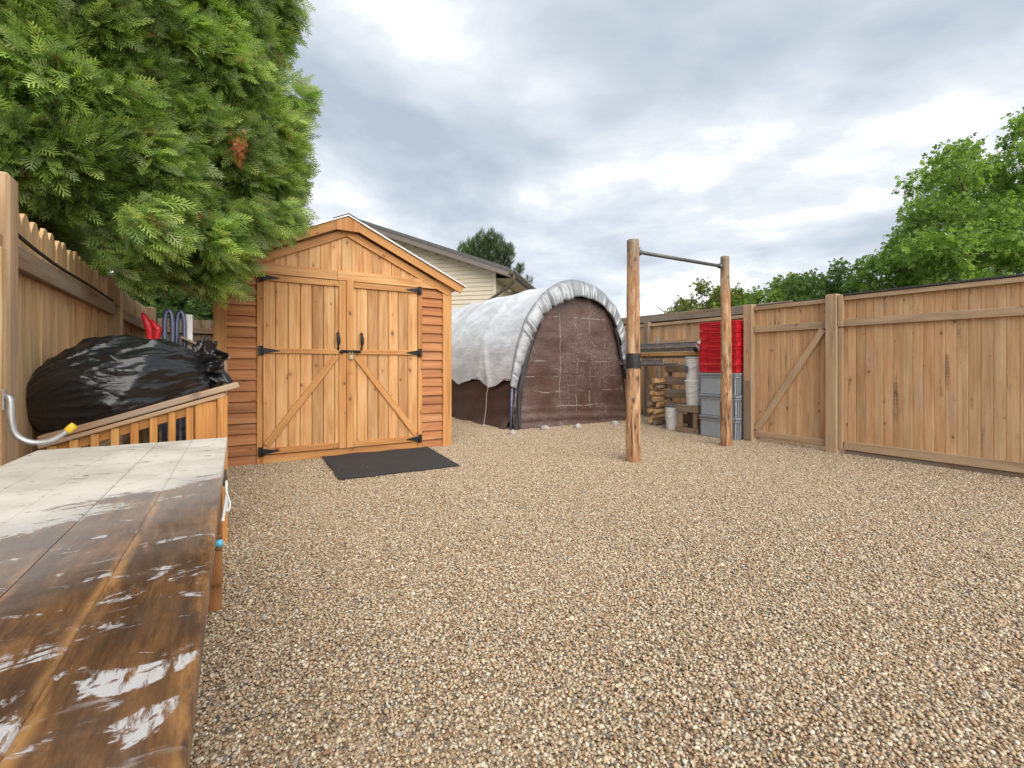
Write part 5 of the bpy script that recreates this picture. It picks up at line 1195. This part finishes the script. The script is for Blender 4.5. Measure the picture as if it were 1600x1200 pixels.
def leafy(name, label, poly, D, thick, step, rr, base_u, leaf_n, cols, size, group, r0=0.13, tmpl=CL_, mat=M_leaf, ztop=None, open_=0.0):
    cl2 = []; vmin = min(p_[1] for p_ in poly)
    us = [p_[0] for p_ in poly]; vsx = [p_[1] for p_ in poly]
    for v in np.arange(min(vsx), max(vsx), step):
        for u in np.arange(min(us), max(us), step):
            uu, vv = u + rng.uniform(-.4, .4) * step, v + rng.uniform(-.4, .4) * step
            for layer in range(2):
                d0 = D + rng.uniform(-0.5, 0.5) * thick + layer * thick * 0.8; r = rr * rng.uniform(0.65, 1.15); q = r * F / d0 * 0.6
                if rng.random() < open_: continue
                if all(inside(poly, uu + q * math.cos(a), vv + q * math.sin(a)) for a in np.linspace(0, 6.283, 7)): cl2.append((tuple(PD(uu, vv, d0)), r))
    if not cl2: return
    b = PD(base_u, V0, D + thick * 0.4); b.z = -0.08; tp = PD(base_u + 4, vmin + 0.55 * (V0 - vmin), D + thick * 0.4)
    root = thing(name, b, label, 'shrub' if 'shrub' in name else 'tree', group)
    pos, dirs, siz, colr = [], [], [], []
    for c, r in cl2:
        n = int(leaf_n * (r / rr) ** 2); p, d0 = sample_clump(c, r, n, 0.62, 0.85)
        pos.append(p); dirs.append(d0 * 0.7 + rng.normal(0, 0.5, (n, 3)) + np.array((0, 0, -0.15))); siz.append(rng.uniform(0.7, 1.25, n) * size)
        colr.append(palette(n, cols, 0.15, rng.uniform(0.78, 1.22)))
    pos, dirs, siz, colr = map(np.concatenate, (pos, dirs, siz, colr))
    roll = rng.normal(0, 0.8, len(pos))
    scatter('crown', tmpl[0], tmpl[1], pos, dirs, siz, roll, colr, mat, root)
    limbs(root, b, tp, cl2, r0, n_l=22)
    return root
GRN = [(0.17, 0.27, 0.055), (0.24, 0.36, 0.07), (0.13, 0.215, 0.05), (0.30, 0.42, 0.095)]
DRK = [(0.13, 0.21, 0.06), (0.17, 0.265, 0.075), (0.095, 0.16, 0.05)]
OLV = [(0.17, 0.195, 0.05), (0.21, 0.225, 0.06), (0.12, 0.165, 0.045), (0.155, 0.155, 0.04)]
G_ = 'trees beyond the right fence'
leafy('broadleaf_tree', 'tallest leafy tree beyond the right fence, filling the right edge', [(1850, 20), (1700, 60), (1640, 140), (1596, 178), (1560, 196), (1548, 232), (1520, 212), (1488, 216), (1456, 232), (1424, 258), (1412, 300), (1416, 352), (1402, 420), (1400, 560), (1850, 560)], 13.0, 2.2, 30, 0.52, 1560, 190, GRN, 0.17, G_, 0.17, open_=0.18)
leafy('broadleaf_tree', 'rounded green tree left of the tallest tree behind the gate', [(1432, 345), (1410, 352), (1385, 372), (1362, 392), (1346, 420), (1330, 450), (1325, 560), (1480, 560), (1470, 380)], 14.5, 1.6, 24, 0.42, 1400, 150, GRN, 0.16, G_, 0.1)
leafy('broadleaf_tree', 'low dark green tree with spiky shoots above the gate', [(1372, 428), (1352, 405), (1330, 414), (1312, 404), (1298, 418), (1288, 406), (1272, 424), (1262, 420), (1246, 430), (1225, 440), (1220, 560), (1372, 560)], 16.0, 1.6, 18, 0.36, 1300, 110, DRK + GRN[:1], 0.16, G_, 0.09)
leafy('broadleaf_tree', 'small green tree just right of the second log post', [(1262, 440), (1244, 428), (1226, 426), (1208, 428), (1200, 440), (1180, 438), (1160, 434), (1130, 440), (1110, 452), (1106, 560), (1262, 560)], 17.0, 1.6, 18, 0.36, 1200, 110, GRN + OLV[:1], 0.16, G_, 0.09)
leafy('broadleaf_tree', 'low olive green tree seen between the two log posts', [(1158, 446), (1134, 438), (1112, 440), (1094, 438), (1078, 454), (1062, 460), (1048, 474), (1034, 486), (1030, 560), (1158, 560)], 17.5, 1.6, 18, 0.36, 1100, 110, OLV, 0.16, G_, 0.09)

leafy('leafy_shrub', 'dark shrub behind the fence in the gap left of the shed', [(180, 380), (420, 380), (420, 560), (180, 560)], 8.6, 1.0, 26, 0.4, 300, 120, DRK, 0.14, None, 0.06)
# pine behind the house: upright brushy shoots
pine = thing('pine_tree', PD(762, V0, 27) * 1.0 - Vector((0, 0, H + 0.06)), 'dark green pine tree rising behind the house roof', 'tree')
pc_, dirs, siz, colr, cl2 = [], [], [], [], []
for u, v, s in ((722, 392, 11), (734, 388, 12), (745, 382, 13), (752, 376, 13), (760, 384, 14), (767, 373, 12), (772, 384, 13), (779, 380, 12), (785, 390, 12), (792, 396, 12), (797, 392, 9), (798, 404, 10), (740, 398, 15), (755, 396, 16), (770, 398, 16), (784, 406, 16), (760, 410, 18), (745, 410, 16), (775, 415, 18), (792, 414, 12), (728, 400, 14), (812, 424, 8), (806, 428, 8), (815, 421, 6), (825, 438, 4), (829, 442, 4), (750, 425, 20), (770, 432, 20), (790, 432, 16), (735, 416, 16)):
    d0 = 27 + rng.uniform(-0.8, 0.8); c = np.array(PD(u, v, d0)); r = s * d0 / F; n = int(48 * (s / 8) ** 2)
    d3 = rng.normal(size=(n, 3)); d3 /= np.linalg.norm(d3, axis=1, keepdims=True)
    pc_.append(c + d3 * (rng.uniform(0.25, 1, n) ** 0.5)[:, None] * r * np.array((0.5, 0.5, 1.1))); dirs.append(np.array((0, 0, 1.0)) + d3 * 0.6 + rng.normal(0, 0.25, (n, 3))); siz.append(rng.uniform(0.26, 0.42, n)); colr.append(palette(n, [(0.06, 0.105, 0.045), (0.085, 0.13, 0.05), (0.115, 0.15, 0.055)] if u > 736 else [(0.10, 0.16, 0.05), (0.13, 0.19, 0.06)], 0.15, rng.uniform(0.8, 1.2))); cl2.append((tuple(c), r))
scatter('crown', NT[0], NT[1], *map(np.concatenate, (pc_, dirs, siz)), rng.uniform(0, 6, sum(map(len, pc_))), np.concatenate(colr), M_needle, pine)
limbs(pine, PD(764, V0, 27) - Vector((0, 0, H + 0.06)), PD(764, 378, 27), cl2, 0.2, n_l=30)
bpy.context.view_layer.update()
